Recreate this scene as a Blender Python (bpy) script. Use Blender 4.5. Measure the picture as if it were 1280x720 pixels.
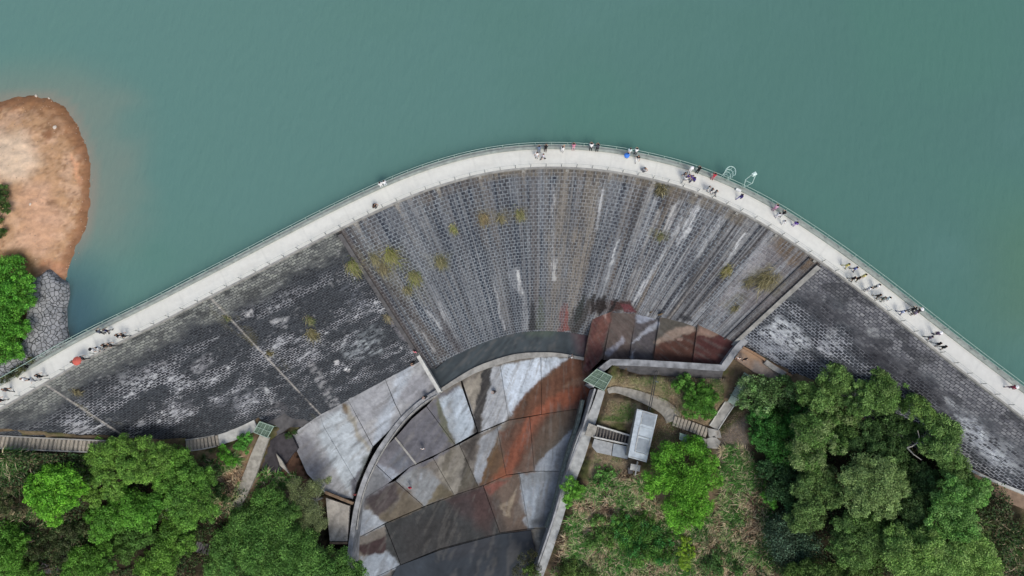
import bpy, math, random
import numpy as np
from mathutils import Vector, Matrix

# ------------------------------------------------------------------ camera, light, exposure
for o in list(bpy.data.objects): bpy.data.objects.remove(o)
scn = bpy.context.scene
COL = scn.collection
F = 853.333; TILT = math.radians(10.2); CZ = 85.0
cam = bpy.data.cameras.new('camera'); cam.lens = 24; cam.sensor_width = 36; cam.clip_start = 1; cam.clip_end = 3000
camo = bpy.data.objects.new('camera', cam); COL.objects.link(camo)
camo.location = (0, 0, CZ); camo.rotation_euler = (TILT, 0, 0); scn.camera = camo
world = bpy.data.worlds.new('World'); scn.world = world; world.use_nodes = True
nt = world.node_tree; bg = nt.nodes['Background']
SUN_EL, SUN_AZ = math.radians(54), math.radians(160)
sky = nt.nodes.new('ShaderNodeTexSky'); sky.sky_type = 'NISHITA'; sky.sun_disc = False
sky.sun_elevation = SUN_EL; sky.sun_rotation = SUN_AZ; sky.dust_density = 4.0; sky.air_density = 1.2
nt.links.new(sky.outputs[0], bg.inputs[0]); bg.inputs[1].default_value = 0.135
sl = bpy.data.lights.new('sun', 'SUN'); sl.energy = 1.65; sl.angle = math.radians(22); sl.color = (1, .96, .9)
so = bpy.data.objects.new('sun', sl); COL.objects.link(so)
sd = Vector((math.sin(SUN_AZ) * math.cos(SUN_EL), math.cos(SUN_AZ) * math.cos(SUN_EL), math.sin(SUN_EL)))
so.rotation_euler = sd.to_track_quat('Z', 'Y').to_euler(); so.location = (0, 0, 120)
scn.view_settings.view_transform = 'Standard'; scn.view_settings.look = 'None'
scn.view_settings.gamma = 1; scn.view_settings.exposure = 0.0
scn.view_settings.use_curve_mapping = False
scn.cycles.max_bounces = 6

# ------------------------------------------------------------------ helpers
rng = np.random.default_rng(7); random.seed(7)
ct, st = math.cos(TILT), math.sin(TILT)
def U(px, py, z):
    "point of the place at height z that the drone sees at (px, py)"
    u = (px - 640) / F; v = (360 - py) / F
    k = (z - CZ) / (v * st - ct)
    return (u * k, (v * ct + st) * k, z)
def proj(x, y, z):
    d = z - CZ; yc = y * ct + d * st; zc = -y * st + d * ct
    return 640 + F * x / (-zc), 360 - F * yc / (-zc)
def lin(c):
    c = np.asarray(c, float) / 255.0
    return np.where(c <= 0.04045, c / 12.92, ((c + 0.055) / 1.055) ** 2.4)
def _h(ix, iy, seed):
    n = (ix.astype(np.int64) * 374761393 + iy.astype(np.int64) * 668265263 + seed * 974711) & 0xffffffff
    n = ((n ^ (n >> 13)) * 1274126177) & 0xffffffff
    return ((n ^ (n >> 16)) & 0xffff) / 65535.0
def vnoise(x, y, seed=0):
    xi = np.floor(x); yi = np.floor(y); fx = x - xi; fy = y - yi
    fx = fx * fx * (3 - 2 * fx); fy = fy * fy * (3 - 2 * fy)
    a = _h(xi, yi, seed); b = _h(xi + 1, yi, seed); c = _h(xi, yi + 1, seed); d = _h(xi + 1, yi + 1, seed)
    return (a * (1 - fx) + b * fx) * (1 - fy) + (c * (1 - fx) + d * fx) * fy
def fbm(x, y, seed=0, o=4):
    s = 0; a = .5; t = 0
    for i in range(o):
        s = s + a * vnoise(x, y, seed + i * 17); t += a; a *= .5; x = x * 2.03 + 5.1; y = y * 2.03 + 3.7
    return s / t
def ss(a, b, x):
    t = np.clip((x - a) / (b - a), 0, 1); return t * t * (3 - 2 * t)
def sdist(px, py, poly):
    "signed distance to a polygon, negative inside"
    P = np.array(poly, float); d = np.full(px.shape, 1e9); ins = np.zeros(px.shape, bool)
    for i in range(len(P)):
        a = P[i]; b = P[(i + 1) % len(P)]; e = b - a
        t = np.clip(((px - a[0]) * e[0] + (py - a[1]) * e[1]) / (e @ e + 1e-9), 0, 1)
        d = np.minimum(d, np.hypot(px - a[0] - t * e[0], py - a[1] - t * e[1]))
        c = ((a[1] > py) != (b[1] > py))
        ins ^= c & (px < (b[0] - a[0]) * (py - a[1]) / (b[1] - a[1] + 1e-12) + a[0])
    return np.where(ins, -d, d)
def blend(col, m, c):
    return col * (1 - m[:, None]) + np.asarray(c) * m[:, None]
def paint(px, py, col, layers, warp=2.0, seed=3, sc=9.0, rag=None):
    "stains, and shade painted below a step, with outlines of their own: polygons with ragged edges"
    wx = px + (fbm(px / sc, py / sc, seed) - .5) * 2 * warp * 2; wy = py + (fbm(px / sc, py / sc, seed + 50) - .5) * 2 * warp * 2
    for L in layers:
        poly, c, f = L[0], L[1], L[2]; op = L[3] if len(L) > 3 else 1
        P = np.array(poly); x0, y0 = P.min(0) - 12; x1, y1 = P.max(0) + 12
        k = np.where((px > x0) & (px < x1) & (py > y0) & (py < y1))[0]
        if not len(k): continue
        d = sdist(wx[k], wy[k], poly)
        m = ss(f, -f, d) * op
        if rag is not None and sum(c) > 235: m = m * rag[k]
        cc = lin(c)
        col[k, :3] = col[k, :3] * (1 - m[:, None]) + cc * m[:, None]
        if len(L) > 4: col[k, 3] = col[k, 3] * (1 - m) + L[4] * m
    return col
def link(o, parent=None):
    COL.objects.link(o)
    if parent is not None: o.parent = parent
    return o
def mesh_np(name, V, Fc, mat=None, parent=None, attrs=None, smooth=False, uv=None):
    V = np.asarray(V, np.float32); Fc = np.asarray(Fc, np.int32); n = Fc.shape[1]
    me = bpy.data.meshes.new(name)
    me.vertices.add(len(V)); me.vertices.foreach_set('co', V.ravel())
    me.loops.add(Fc.size); me.loops.foreach_set('vertex_index', Fc.ravel())
    me.polygons.add(len(Fc)); me.polygons.foreach_set('loop_start', np.arange(0, Fc.size, n, dtype=np.int32))
    me.polygons.foreach_set('loop_total', np.full(len(Fc), n, np.int32))
    if smooth: me.polygons.foreach_set('use_smooth', np.ones(len(Fc), bool))
    me.update(calc_edges=True)
    for k, a in (attrs or {}).items():
        a = np.asarray(a, np.float32)
        if a.shape[1] == 3: a = np.c_[a, np.ones(len(a), np.float32)]
        at = me.color_attributes.new(k, 'FLOAT_COLOR', 'POINT'); at.data.foreach_set('color', a.astype(np.float32).ravel())
    if uv is not None:
        l = me.uv_layers.new(name='UVMap'); l.data.foreach_set('uv', np.asarray(uv, np.float32)[Fc.ravel()].ravel())
    if mat: me.materials.append(mat)
    return link(bpy.data.objects.new(name, me), parent)
def grid_faces(nu, nv):
    i = np.arange((nu - 1) * (nv - 1)); a = (i // (nv - 1)) * nv + i % (nv - 1)
    return np.c_[a, a + nv, a + nv + 1, a + 1]
class MB:
    def __init__(s): s.v = []; s.f = []; s.m = []
    def add(s, v, f, m=0):
        b = len(s.v); s.v += [tuple(p) for p in v]; s.f += [tuple(b + i for i in q) for q in f]; s.m += [m] * len(f)
    def box(s, c, dx, dy, dz, rz=0, m=0):
        "c = centre of the base"
        co, si = math.cos(rz), math.sin(rz); v = []
        for z in (0, dz):
            for x, y in ((-dx, -dy), (dx, -dy), (dx, dy), (-dx, dy)):
                x, y = x / 2, y / 2; v.append((c[0] + x * co - y * si, c[1] + x * si + y * co, c[2] + z))
        s.add(v, [(3, 2, 1, 0), (4, 5, 6, 7), (0, 1, 5, 4), (1, 2, 6, 5), (2, 3, 7, 6), (3, 0, 4, 7)], m)
    def tube(s, pts, r, n=6, m=0, closed=False):
        pts = [Vector(p) for p in pts]; N = len(pts); rs = r if isinstance(r, (list, tuple)) else [r] * N
        base = len(s.v); up = None
        for i, p in enumerate(pts):
            a = pts[(i - 1) % N] if (i or closed) else p; b = pts[(i + 1) % N] if (i < N - 1 or closed) else p
            t = (b - a).normalized()
            if up is None: up = t.orthogonal().normalized()
            up = (up - t * up.dot(t)).normalized(); w = t.cross(up)
            for k in range(n):
                an = 2 * math.pi * k / n; q = p + (up * math.cos(an) + w * math.sin(an)) * rs[i]; s.v.append(tuple(q))
        for i in range(N if closed else N - 1):
            j = (i + 1) % N
            for k in range(n):
                l = (k + 1) % n; s.f.append((base + i * n + k, base + i * n + l, base + j * n + l, base + j * n + k)); s.m.append(m)
        if not closed:
            s.f.append(tuple(base + k for k in reversed(range(n)))); s.f.append(tuple(base + (N - 1) * n + k for k in range(n))); s.m += [m, m]
    def prism(s, top, th, m=0):
        "top polygon (3-D points) with thickness down"
        n = len(top); a = sum(top[i][0] * top[(i + 1) % n][1] - top[(i + 1) % n][0] * top[i][1] for i in range(n))
        if a < 0: top = list(reversed(top))
        v = [tuple(p) for p in top] + [(p[0], p[1], p[2] - th) for p in top]
        s.add(v, [tuple(range(n)), tuple(range(2 * n - 1, n - 1, -1))] + [(i, n + i, n + (i + 1) % n, (i + 1) % n) for i in range(n)], m)
    def ell(s, c, r, n=10, k=7, m=0, R=None):
        c = Vector(c); v = [(0, 0, 1)]; 
        for i in range(1, k):
            th = math.pi * i / k
            for j in range(n): ph = 2 * math.pi * j / n; v.append((math.sin(th) * math.cos(ph), math.sin(th) * math.sin(ph), math.cos(th)))
        v.append((0, 0, -1)); f = []
        for j in range(n): f.append((0, 1 + j, 1 + (j + 1) % n)); f.append((len(v) - 1, 1 + (k - 2) * n + (j + 1) % n, 1 + (k - 2) * n + j))
        for i in range(k - 2):
            for j in range(n): a = 1 + i * n; f.append((a + j, a + n + j, a + n + (j + 1) % n, a + (j + 1) % n))
        o = []
        for p in v:
            q = Vector((p[0] * r[0], p[1] * r[1], p[2] * r[2])); q = (R @ q) if R else q; o.append(c + q)
        s.add(o, f, m)
    def build(s, name, mats=None, parent=None, smooth=False):
        me = bpy.data.meshes.new(name); me.from_pydata(s.v, [], s.f)
        mats = mats if isinstance(mats, (list, tuple)) else ([mats] if mats else [])
        for m in mats: me.materials.append(m)
        if len(mats) > 1: me.polygons.foreach_set('material_index', s.m)
        if smooth: me.polygons.foreach_set('use_smooth', [True] * len(s.f))
        me.update(); return link(bpy.data.objects.new(name, me), parent)
def thing(name, loc=(0, 0, 0), rz=0):
    o = bpy.data.objects.new(name, None); o.empty_display_size = .3; COL.objects.link(o); o.location = loc; o.rotation_euler = (0, 0, rz); return o
def tag(o, label=None, cat=None, group=None, kind=None):
    if label: o['label'] = label
    if cat: o['category'] = cat
    if group: o['group'] = group
    if kind: o['kind'] = kind
    return o

# ------------------------------------------------------------------ materials
def newmat(name):
    m = bpy.data.materials.new(name); m.use_nodes = True; n = m.node_tree
    return m, n, n.nodes['Principled BSDF'], n.links.new
def nd(n, t, **k):
    x = n.nodes.new(t)
    for a, b in k.items(): setattr(x, a, b)
    return x
def mat_plain(name, rgb, rough=.7, var=.25, scale=3, bump=.02, metal=0, spec=.3):
    "plain colour in 0-255, broken up by two noises"
    m, n, b, L = newmat(name); c = lin(rgb)
    tc = nd(n, 'ShaderNodeTexCoord'); no = nd(n, 'ShaderNodeTexNoise'); no.inputs['Scale'].default_value = scale; no.inputs['Detail'].default_value = 6
    L(tc.outputs['Object'], no.inputs['Vector'])
    r = nd(n, 'ShaderNodeValToRGB'); r.color_ramp.elements[0].position = .3; r.color_ramp.elements[1].position = .72
    r.color_ramp.elements[0].color = (*(c * (1 - var)), 1); r.color_ramp.elements[1].color = (*np.clip(c * (1 + var), 0, .9), 1)
    L(no.outputs['Fac'], r.inputs[0]); L(r.outputs[0], b.inputs['Base Color'])
    b.inputs['Roughness'].default_value = rough; b.inputs['Metallic'].default_value = metal; b.inputs['Specular IOR Level'].default_value = spec
    if bump:
        bp = nd(n, 'ShaderNodeBump'); bp.inputs['Distance'].default_value = bump; n2 = nd(n, 'ShaderNodeTexNoise'); n2.inputs['Scale'].default_value = scale * 6
        L(tc.outputs['Object'], n2.inputs['Vector']); L(n2.outputs['Fac'], bp.inputs['Height']); L(bp.outputs[0], b.inputs['Normal'])
    return m
def mat_painted(name, fine=.25, scale=2.5, rough=.8, wet=.25, bump=.03, spec=.3):
    "colour from the mesh's paint attribute, fine grain on top, roughness from the wetness in its alpha"
    m, n, b, L = newmat(name); a = nd(n, 'ShaderNodeAttribute', attribute_name='paint')
    tc = nd(n, 'ShaderNodeTexCoord'); no = nd(n, 'ShaderNodeTexNoise'); no.inputs['Scale'].default_value = scale; no.inputs['Detail'].default_value = 8; no.inputs['Roughness'].default_value = .7
    L(tc.outputs['Object'], no.inputs['Vector'])
    mr = nd(n, 'ShaderNodeMapRange'); mr.inputs[1].default_value = .3; mr.inputs[2].default_value = .7; mr.inputs[3].default_value = 1 - fine; mr.inputs[4].default_value = 1 + fine
    L(no.outputs['Fac'], mr.inputs[0])
    mx = nd(n, 'ShaderNodeVectorMath', operation='SCALE'); L(a.outputs['Color'], mx.inputs[0]); L(mr.outputs[0], mx.inputs['Scale']); L(mx.outputs[0], b.inputs['Base Color'])
    r2 = nd(n, 'ShaderNodeMapRange'); r2.inputs[3].default_value = wet; r2.inputs[4].default_value = rough; L(a.outputs['Alpha'], r2.inputs[0]); L(r2.outputs[0], b.inputs['Roughness'])
    b.inputs['Specular IOR Level'].default_value = spec
    bp = nd(n, 'ShaderNodeBump'); bp.inputs['Distance'].default_value = bump; L(no.outputs['Fac'], bp.inputs['Height']); L(bp.outputs[0], b.inputs['Normal'])
    return m
def mat_masonry(name, bw, rh, mort, sq=.5, dist=.12, cv=.3):
    "coursed blocks: block colour and joint colour both come from the face's weathering attributes"
    m, n, b, L = newmat(name); uv = nd(n, 'ShaderNodeUVMap'); A = nd(n, 'ShaderNodeAttribute', attribute_name='block'); J = nd(n, 'ShaderNodeAttribute', attribute_name='joint')
    n0 = nd(n, 'ShaderNodeTexNoise'); n0.inputs['Scale'].default_value = 1.1; n0.inputs['Detail'].default_value = 3; L(uv.outputs[0], n0.inputs['Vector'])
    s1 = nd(n, 'ShaderNodeVectorMath', operation='SUBTRACT'); s1.inputs[1].default_value = (.5, .5, .5); L(n0.outputs['Color'], s1.inputs[0])
    s2 = nd(n, 'ShaderNodeVectorMath', operation='SCALE'); s2.inputs['Scale'].default_value = dist * 2.5; L(s1.outputs[0], s2.inputs[0])
    s3 = nd(n, 'ShaderNodeVectorMath', operation='ADD'); L(uv.outputs[0], s3.inputs[0]); L(s2.outputs[0], s3.inputs[1])
    br = nd(n, 'ShaderNodeTexBrick'); br.inputs['Scale'].default_value = 1; br.inputs['Brick Width'].default_value = bw; br.inputs['Row Height'].default_value = rh
    br.inputs['Mortar Size'].default_value = mort; br.inputs['Mortar Smooth'].default_value = sq; br.inputs['Bias'].default_value = 0
    br.inputs['Color1'].default_value = (1 - cv, 1 - cv, 1 - cv * .9, 1); br.inputs['Color2'].default_value = (1 + cv, 1 + cv, 1 + cv * .9, 1); br.inputs['Mortar'].default_value = (1, 1, 1, 1)
    L(s3.outputs[0], br.inputs['Vector'])
    mu = nd(n, 'ShaderNodeMix', data_type='RGBA', blend_type='MULTIPLY'); mu.inputs[0].default_value = 1; L(A.outputs['Color'], mu.inputs[6]); L(br.outputs['Color'], mu.inputs[7])
    # joints are broken and uneven
    n1 = nd(n, 'ShaderNodeTexNoise'); n1.inputs['Scale'].default_value = 2.4; n1.inputs['Detail'].default_value = 5; L(uv.outputs[0], n1.inputs['Vector'])
    mr = nd(n, 'ShaderNodeMapRange'); mr.inputs[1].default_value = .35; mr.inputs[2].default_value = .62; mr.inputs[3].default_value = .35; mr.inputs[4].default_value = 1; L(n1.outputs['Fac'], mr.inputs[0])
    mm = nd(n, 'ShaderNodeMath', operation='MULTIPLY'); L(br.outputs['Fac'], mm.inputs[0]); L(mr.outputs[0], mm.inputs[1])
    mx = nd(n, 'ShaderNodeMix', data_type='RGBA'); L(mm.outputs[0], mx.inputs[0]); L(mu.outputs[2], mx.inputs[6]); L(J.outputs['Color'], mx.inputs[7])
    n2 = nd(n, 'ShaderNodeTexNoise'); n2.inputs['Scale'].default_value = 5; n2.inputs['Detail'].default_value = 8; n2.inputs['Roughness'].default_value = .75; L(uv.outputs[0], n2.inputs['Vector'])
    m2 = nd(n, 'ShaderNodeMapRange'); m2.inputs[1].default_value = .3; m2.inputs[2].default_value = .7; m2.inputs[3].default_value = .6; m2.inputs[4].default_value = 1.4; L(n2.outputs['Fac'], m2.inputs[0])
    sc = nd(n, 'ShaderNodeVectorMath', operation='SCALE'); L(mx.outputs[2], sc.inputs[0]); L(m2.outputs[0], sc.inputs['Scale']); L(sc.outputs[0], b.inputs['Base Color'])
    b.inputs['Roughness'].default_value = .85; b.inputs['Specular IOR Level'].default_value = .25
    bp = nd(n, 'ShaderNodeBump', invert=True); bp.inputs['Distance'].default_value = .05; L(br.outputs['Fac'], bp.inputs['Height']); L(bp.outputs[0], b.inputs['Normal'])
    return m
def mat_leaf(name, trans=.12):
    m, n, b, L = newmat(name); a = nd(n, 'ShaderNodeAttribute', attribute_name='paint'); L(a.outputs['Color'], b.inputs['Base Color'])
    b.inputs['Roughness'].default_value = .55; b.inputs['Specular IOR Level'].default_value = .25
    t = nd(n, 'ShaderNodeBsdfTranslucent'); L(a.outputs['Color'], t.inputs[0]); mx = nd(n, 'ShaderNodeMixShader'); mx.inputs[0].default_value = trans
    L(b.outputs[0], mx.inputs[1]); L(t.outputs[0], mx.inputs[2]); L(mx.outputs[0], n.nodes['Material Output'].inputs[0]); return m
def mat_water(name, rough, scale, dist, attr=True, rgb=None, spec=.5, stretch=(1, 1, 1)):
    m, n, b, L = newmat(name)
    if attr: a = nd(n, 'ShaderNodeAttribute', attribute_name='paint'); L(a.outputs['Color'], b.inputs['Base Color'])
    else: b.inputs['Base Color'].default_value = (*lin(rgb), 1)
    b.inputs['Roughness'].default_value = rough; b.inputs['IOR'].default_value = 1.333; b.inputs['Specular IOR Level'].default_value = spec
    tc = nd(n, 'ShaderNodeTexCoord'); mp = nd(n, 'ShaderNodeMapping'); mp.inputs['Scale'].default_value = stretch; mp.inputs['Rotation'].default_value = (0, 0, .35); L(tc.outputs['Object'], mp.inputs[0])
    no = nd(n, 'ShaderNodeTexNoise'); no.inputs['Scale'].default_value = scale; no.inputs['Detail'].default_value = 4; L(mp.outputs[0], no.inputs['Vector'])
    bp = nd(n, 'ShaderNodeBump'); bp.inputs['Distance'].default_value = dist; L(no.outputs['Fac'], bp.inputs['Height']); L(bp.outputs[0], b.inputs['Normal']); return m
M_face_c = mat_masonry('masonry_centre', .72, .60, .10, .5, .05, .22)
M_face_l = mat_masonry('masonry_left', .64, .38, .045, .4, .13, .38)
M_face_r = mat_masonry('masonry_right', .66, .43, .06, .4, .12, .36)
M_deck = mat_painted('deck_concrete', .06, 1.5, .8, .5, .01)
M_conc = mat_plain('grey_concrete', (150, 150, 146), .85, .3, 1.2)
M_concl = mat_plain('pale_concrete', (188, 190, 186), .85, .22, 1.5)
M_concd = mat_plain('dark_concrete', (82, 82, 84), .85, .35, 1.2)
M_kerb = mat_plain('kerb_concrete', (150, 158, 152), .85, .2, 1.5)
M_rail = mat_plain('pale_green_painted_steel', (160, 188, 176), .5, .1, 4, 0)
M_raild = mat_plain('dark_painted_steel', (92, 100, 98), .5, .15, 4, 0)
M_slab = mat_painted('apron_concrete', .2, 1.6, .85, .5, .02, .06)
M_ground = mat_painted('soil', .35, 1.8, .95, .5, .12, .1)
M_beach = mat_painted('beach_soil', .2, 1.2, .95, .5, .15, .1)
M_leaf = mat_leaf('leaves'); M_blade = mat_leaf('grass_blades', .15)
M_bark = mat_plain('bark', (108, 98, 84), .9, .35, 5)
M_barkp = mat_plain('pale_bark', (160, 158, 150), .9, .2, 5)
M_water = mat_water('reservoir_water', .16, 1.3, .13, True, None, .4, (1, .4, 1))
M_pool = mat_water('pool_water', .15, 1.2, .01, True, None, .3)

# ------------------------------------------------------------------ dam geometry
down = [(-95,559),(-40,533),(0,511),(30,495),(75,468),(120,442.5),(200,404),(240,382.5),(284,360),(345,328),(400,299),(424,287),(454,272),(511,246),(550,231.6),(587,221),(620,214),(655,210),(701,209),(730,210.5),(761,213.4),(790,218.5),(812,223.7),(840,230),(862,236.5),(912,258),(956,281),(1006,314),(1027,328),(1085,371),(1145,419),(1205,466),(1271,516),(1310,546),(1370,594)]
toe = [(-95,545),(0,538),(109,546.6),(200,551),(240,549),(252,546),(299,534),(331,518),(350,508),(365,520),(382,530),(397,522),(425,506),(436,501),(501,460.6),(520,450),(530,458),(541,461),(561,449),(580,441),(600,431),(632,419),(662,415.6),(701,414.7),(737,419),(740,405),(748,390),(765,388),(795,392),(823,400),(845,395),(877,405),(912,424),(930,434),(956,450),(986,465),(1018,475),(1060,510),(1100,540),(1160,568),(1215,590),(1280,617),(1400,650)]
def catmull(P, n=12):
    P = np.array(P, float); out = []
    for i in range(len(P) - 1):
        a = P[max(i - 1, 0)]; b = P[i]; c = P[i + 1]; d = P[min(i + 2, len(P) - 1)]
        for k in range(n):
            t = k / n; out.append(.5 * ((2 * b) + (c - a) * t + (2 * a - 5 * b + 4 * c - d) * t * t + (3 * b - a - 3 * c + d) * t ** 3))
    out.append(P[-1]); return np.array(out)
def resample(P, ds):
    L = np.r_[0, np.cumsum(np.linalg.norm(np.diff(P, axis=0), axis=1))]; n = max(1, int(L[-1] / ds)); s = np.linspace(0, L[-1], n + 1)
    return np.stack([np.interp(s, L, P[:, k]) for k in range(P.shape[1])], 1), s
def smooth(P, k):
    for _ in range(k): Q = P.copy(); Q[1:-1] = .25 * P[:-2] + .5 * P[1:-1] + .25 * P[2:]; P = Q
    return P
C = np.array([U(x, y, 0)[:2] for x, y in down])
C, _ = resample(catmull(C), .5); C = smooth(C, 60); C, _ = resample(C, .5)
d0 = (C[0] - C[1]) / np.linalg.norm(C[0] - C[1]); d1 = (C[-1] - C[-2]) / np.linalg.norm(C[-1] - C[-2])
SOFF = 0.0
C, S = resample(np.vstack([C, C[-1] + d1 * 30]), .5)
Tn = np.gradient(C, axis=0); Tn /= np.linalg.norm(Tn, axis=1)[:, None]
N = np.c_[Tn[:, 1], -Tn[:, 0]]          # downstream
BAT = .7; tx, ty = np.array(toe, float).T
def cr(s, off=0.0, z=0.0):
    "point beside the crest edge: off metres downstream (negative = towards the water)"
    x = np.interp(s, S, C[:, 0]); y = np.interp(s, S, C[:, 1]); nx = np.interp(s, S, N[:, 0]); ny = np.interp(s, S, N[:, 1])
    return (x + nx * off, y + ny * off, z)
def find_h(s):
    lo = 0; h = 0
    while h < 45:
        x, y, _ = cr(s, BAT * h); p = proj(x, y, -h)
        if p[1] > np.interp(p[0], tx, ty): break
        h += .05
    return h
SS = np.arange(0, S[-1], 1.0); HH = np.array([find_h(s) for s in SS]); HH[SS > 163] = np.maximum(0.5, HH[np.searchsorted(SS, 163)] - (SS[SS > 163] - 163) * .35)
# ------------------------------------------------------------------ the dam
dam = tag(thing('dam', cr(80)), 'curved dark stone masonry dam with a pale walkway along its crest', 'dam')
dam.location = (0, 0, 0)
RED, WHT, DRK = (112, 66, 62), (176, 180, 184), (38, 40, 44)
face_marks = [  # streaks and patches on the central face, traced
 ([(684,290),(700,215),(716,215),(712,300),(700,415),(684,415)], (122,116,106), 6, .55), ([(716,300),(735,215),(752,215),(742,300),(722,380),(705,415)], (128,122,112), 4, .6),
 ([(664,215),(672,215),(674,300),(674,412),(662,412)], (92,86,82), 3, .5),
 ([(634,340),(650,330),(656,370),(662,412),(654,412),(650,372)], (150,155,160), 2, .4), ([(646,335),(650,338),(654,365),(650,372)], (198,202,204), 1, .6),
 ([(616,345),(618,345),(631,412),(628,414)], WHT, 1, .5), ([(692,322),(697,322),(695,350),(690,350)], (180,184,186), 1.2, .55), ([(690,230),(694,230),(692,330),(689,340)], (168,170,172), 1, .6),
 ([(752,235),(756,235),(748,290),(745,290)], WHT, 1, .7), ([(770,305),(775,295),(760,350),(754,356)], (190,195,198), 1.4, .8), ([(838,300),(846,280),(856,262),(850,285),(810,355),(790,385),(796,368)], (178,182,186), 1.6, .85),
 ([(820,262),(828,262),(800,330),(786,352)], (160,162,164), 3, .6), ([(872,250),(880,245),(862,290),(842,310)], (186,190,194), 2, .75),
 ([(840,256),(850,248),(836,290),(822,305)], (176,178,180), 2, .7), ([(932,290),(936,290),(905,335),(900,335)], (200,204,208), 1, .8), ([(900,270),(906,268),(876,320),(868,322)], (166,170,174), 2, .6),
 ([(955,300),(965,308),(925,372),(900,392),(890,390)], (150,150,154), 5, .7), ([(965,300),(985,312),(1012,330),(985,350),(960,380),(925,392),(930,360),(950,330)], (112,108,110), 8, .8),
 ([(975,292),(1025,326),(1008,340),(985,330),(968,305)], (98,84,68), 4, .85), ([(935,340),(965,330),(985,350),(970,368),(945,355)], (112,108,74), 6, .5), ([(900,380),(925,365),(935,372),(912,392)], (98,96,74), 4, .5),
 ([(600,216),(640,209),(700,207),(760,211),(860,233),(905,254),(940,272),(930,284),(880,258),(820,236),(760,222),(700,219),(640,220),(600,226)], (104,98,88), 4, .75),
 ([(520,245),(600,216),(602,228),(525,256)], (92,86,80), 4, .5),
 ([(818,228),(838,232),(835,246),(822,244)], (84,82,56), 3, .7), ([(815,285),(838,288),(836,300),(812,298)], (104,106,72), 3, .5), ([(595,262),(660,258),(662,275),(598,280)], (96,92,74), 5, .45),
 ([(440,310),(505,305),(540,380),(500,372),(470,345),(435,330)], (104,102,84), 8, .3), ([(530,318),(565,315),(560,335),(535,335)], (104,106,88), 5, .4),
 ([(703,377),(709,378),(712,413),(698,415)], (116,66,62), 1.2, .9), ([(735,374),(792,378),(800,392),(770,390),(735,392)], (70,60,56), 4, .6), ([(742,366),(745,366),(744,388),(738,392)], (30,28,28), 1, .9), ([(756,368),(759,368),(756,390),(751,392)], (28,26,26), 1, .9), ([(716,385),(720,384),(716,416),(710,414)], (60,58,54), 1.5, .7), ([(736,372),(742,372),(732,398),(722,420),(714,415),(728,388)], (52,50,48), 1.6, .85),
 ([(728,368),(731,368),(728,392),(720,405),(718,398)], (40,44,42), 1, .9), ([(664,375),(668,382),(672,412),(662,412)], DRK, 1.4, .85), ([(674,368),(679,372),(681,410),(670,412)], (72,78,70), 1.4, .8),
 ([(748,370),(755,372),(760,385),(748,396),(744,384)], (34,30,30), 1.5, .95), ([(762,374),(790,376),(792,386),(765,388)], (58,40,38), 1.5, .9), ([(768,372),(774,372),(764,392),(760,392)], (26,26,28), 1, .9),
 ([(776,378),(788,380),(796,390),(782,390)], (100,56,62), 1.2, .8), ([(848,392),(862,396),(866,402),(852,400)], (40,42,46), 2, .85),
 ([(540,380),(552,392),(580,440),(566,440)], (56,52,54), 3, .6), ([(548,372),(556,392),(558,410),(550,392)], (150,154,158), 1.2, .5),
 ([(478,350),(484,350),(560,440),(548,448)], (66,60,56), 4, .55), ([(530,385),(536,388),(553,412),(549,412)], (168,172,176), 1.3, .6), ([(512,400),(516,400),(545,438),(541,440)], (150,152,154), 1.2, .6),
 ([(556,270),(562,268),(590,330),(584,330)], (120,126,134), 3, .35), ([(500,255),(505,253),(545,330),(540,332)], (132,138,144), 2.5, .4),
]
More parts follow.
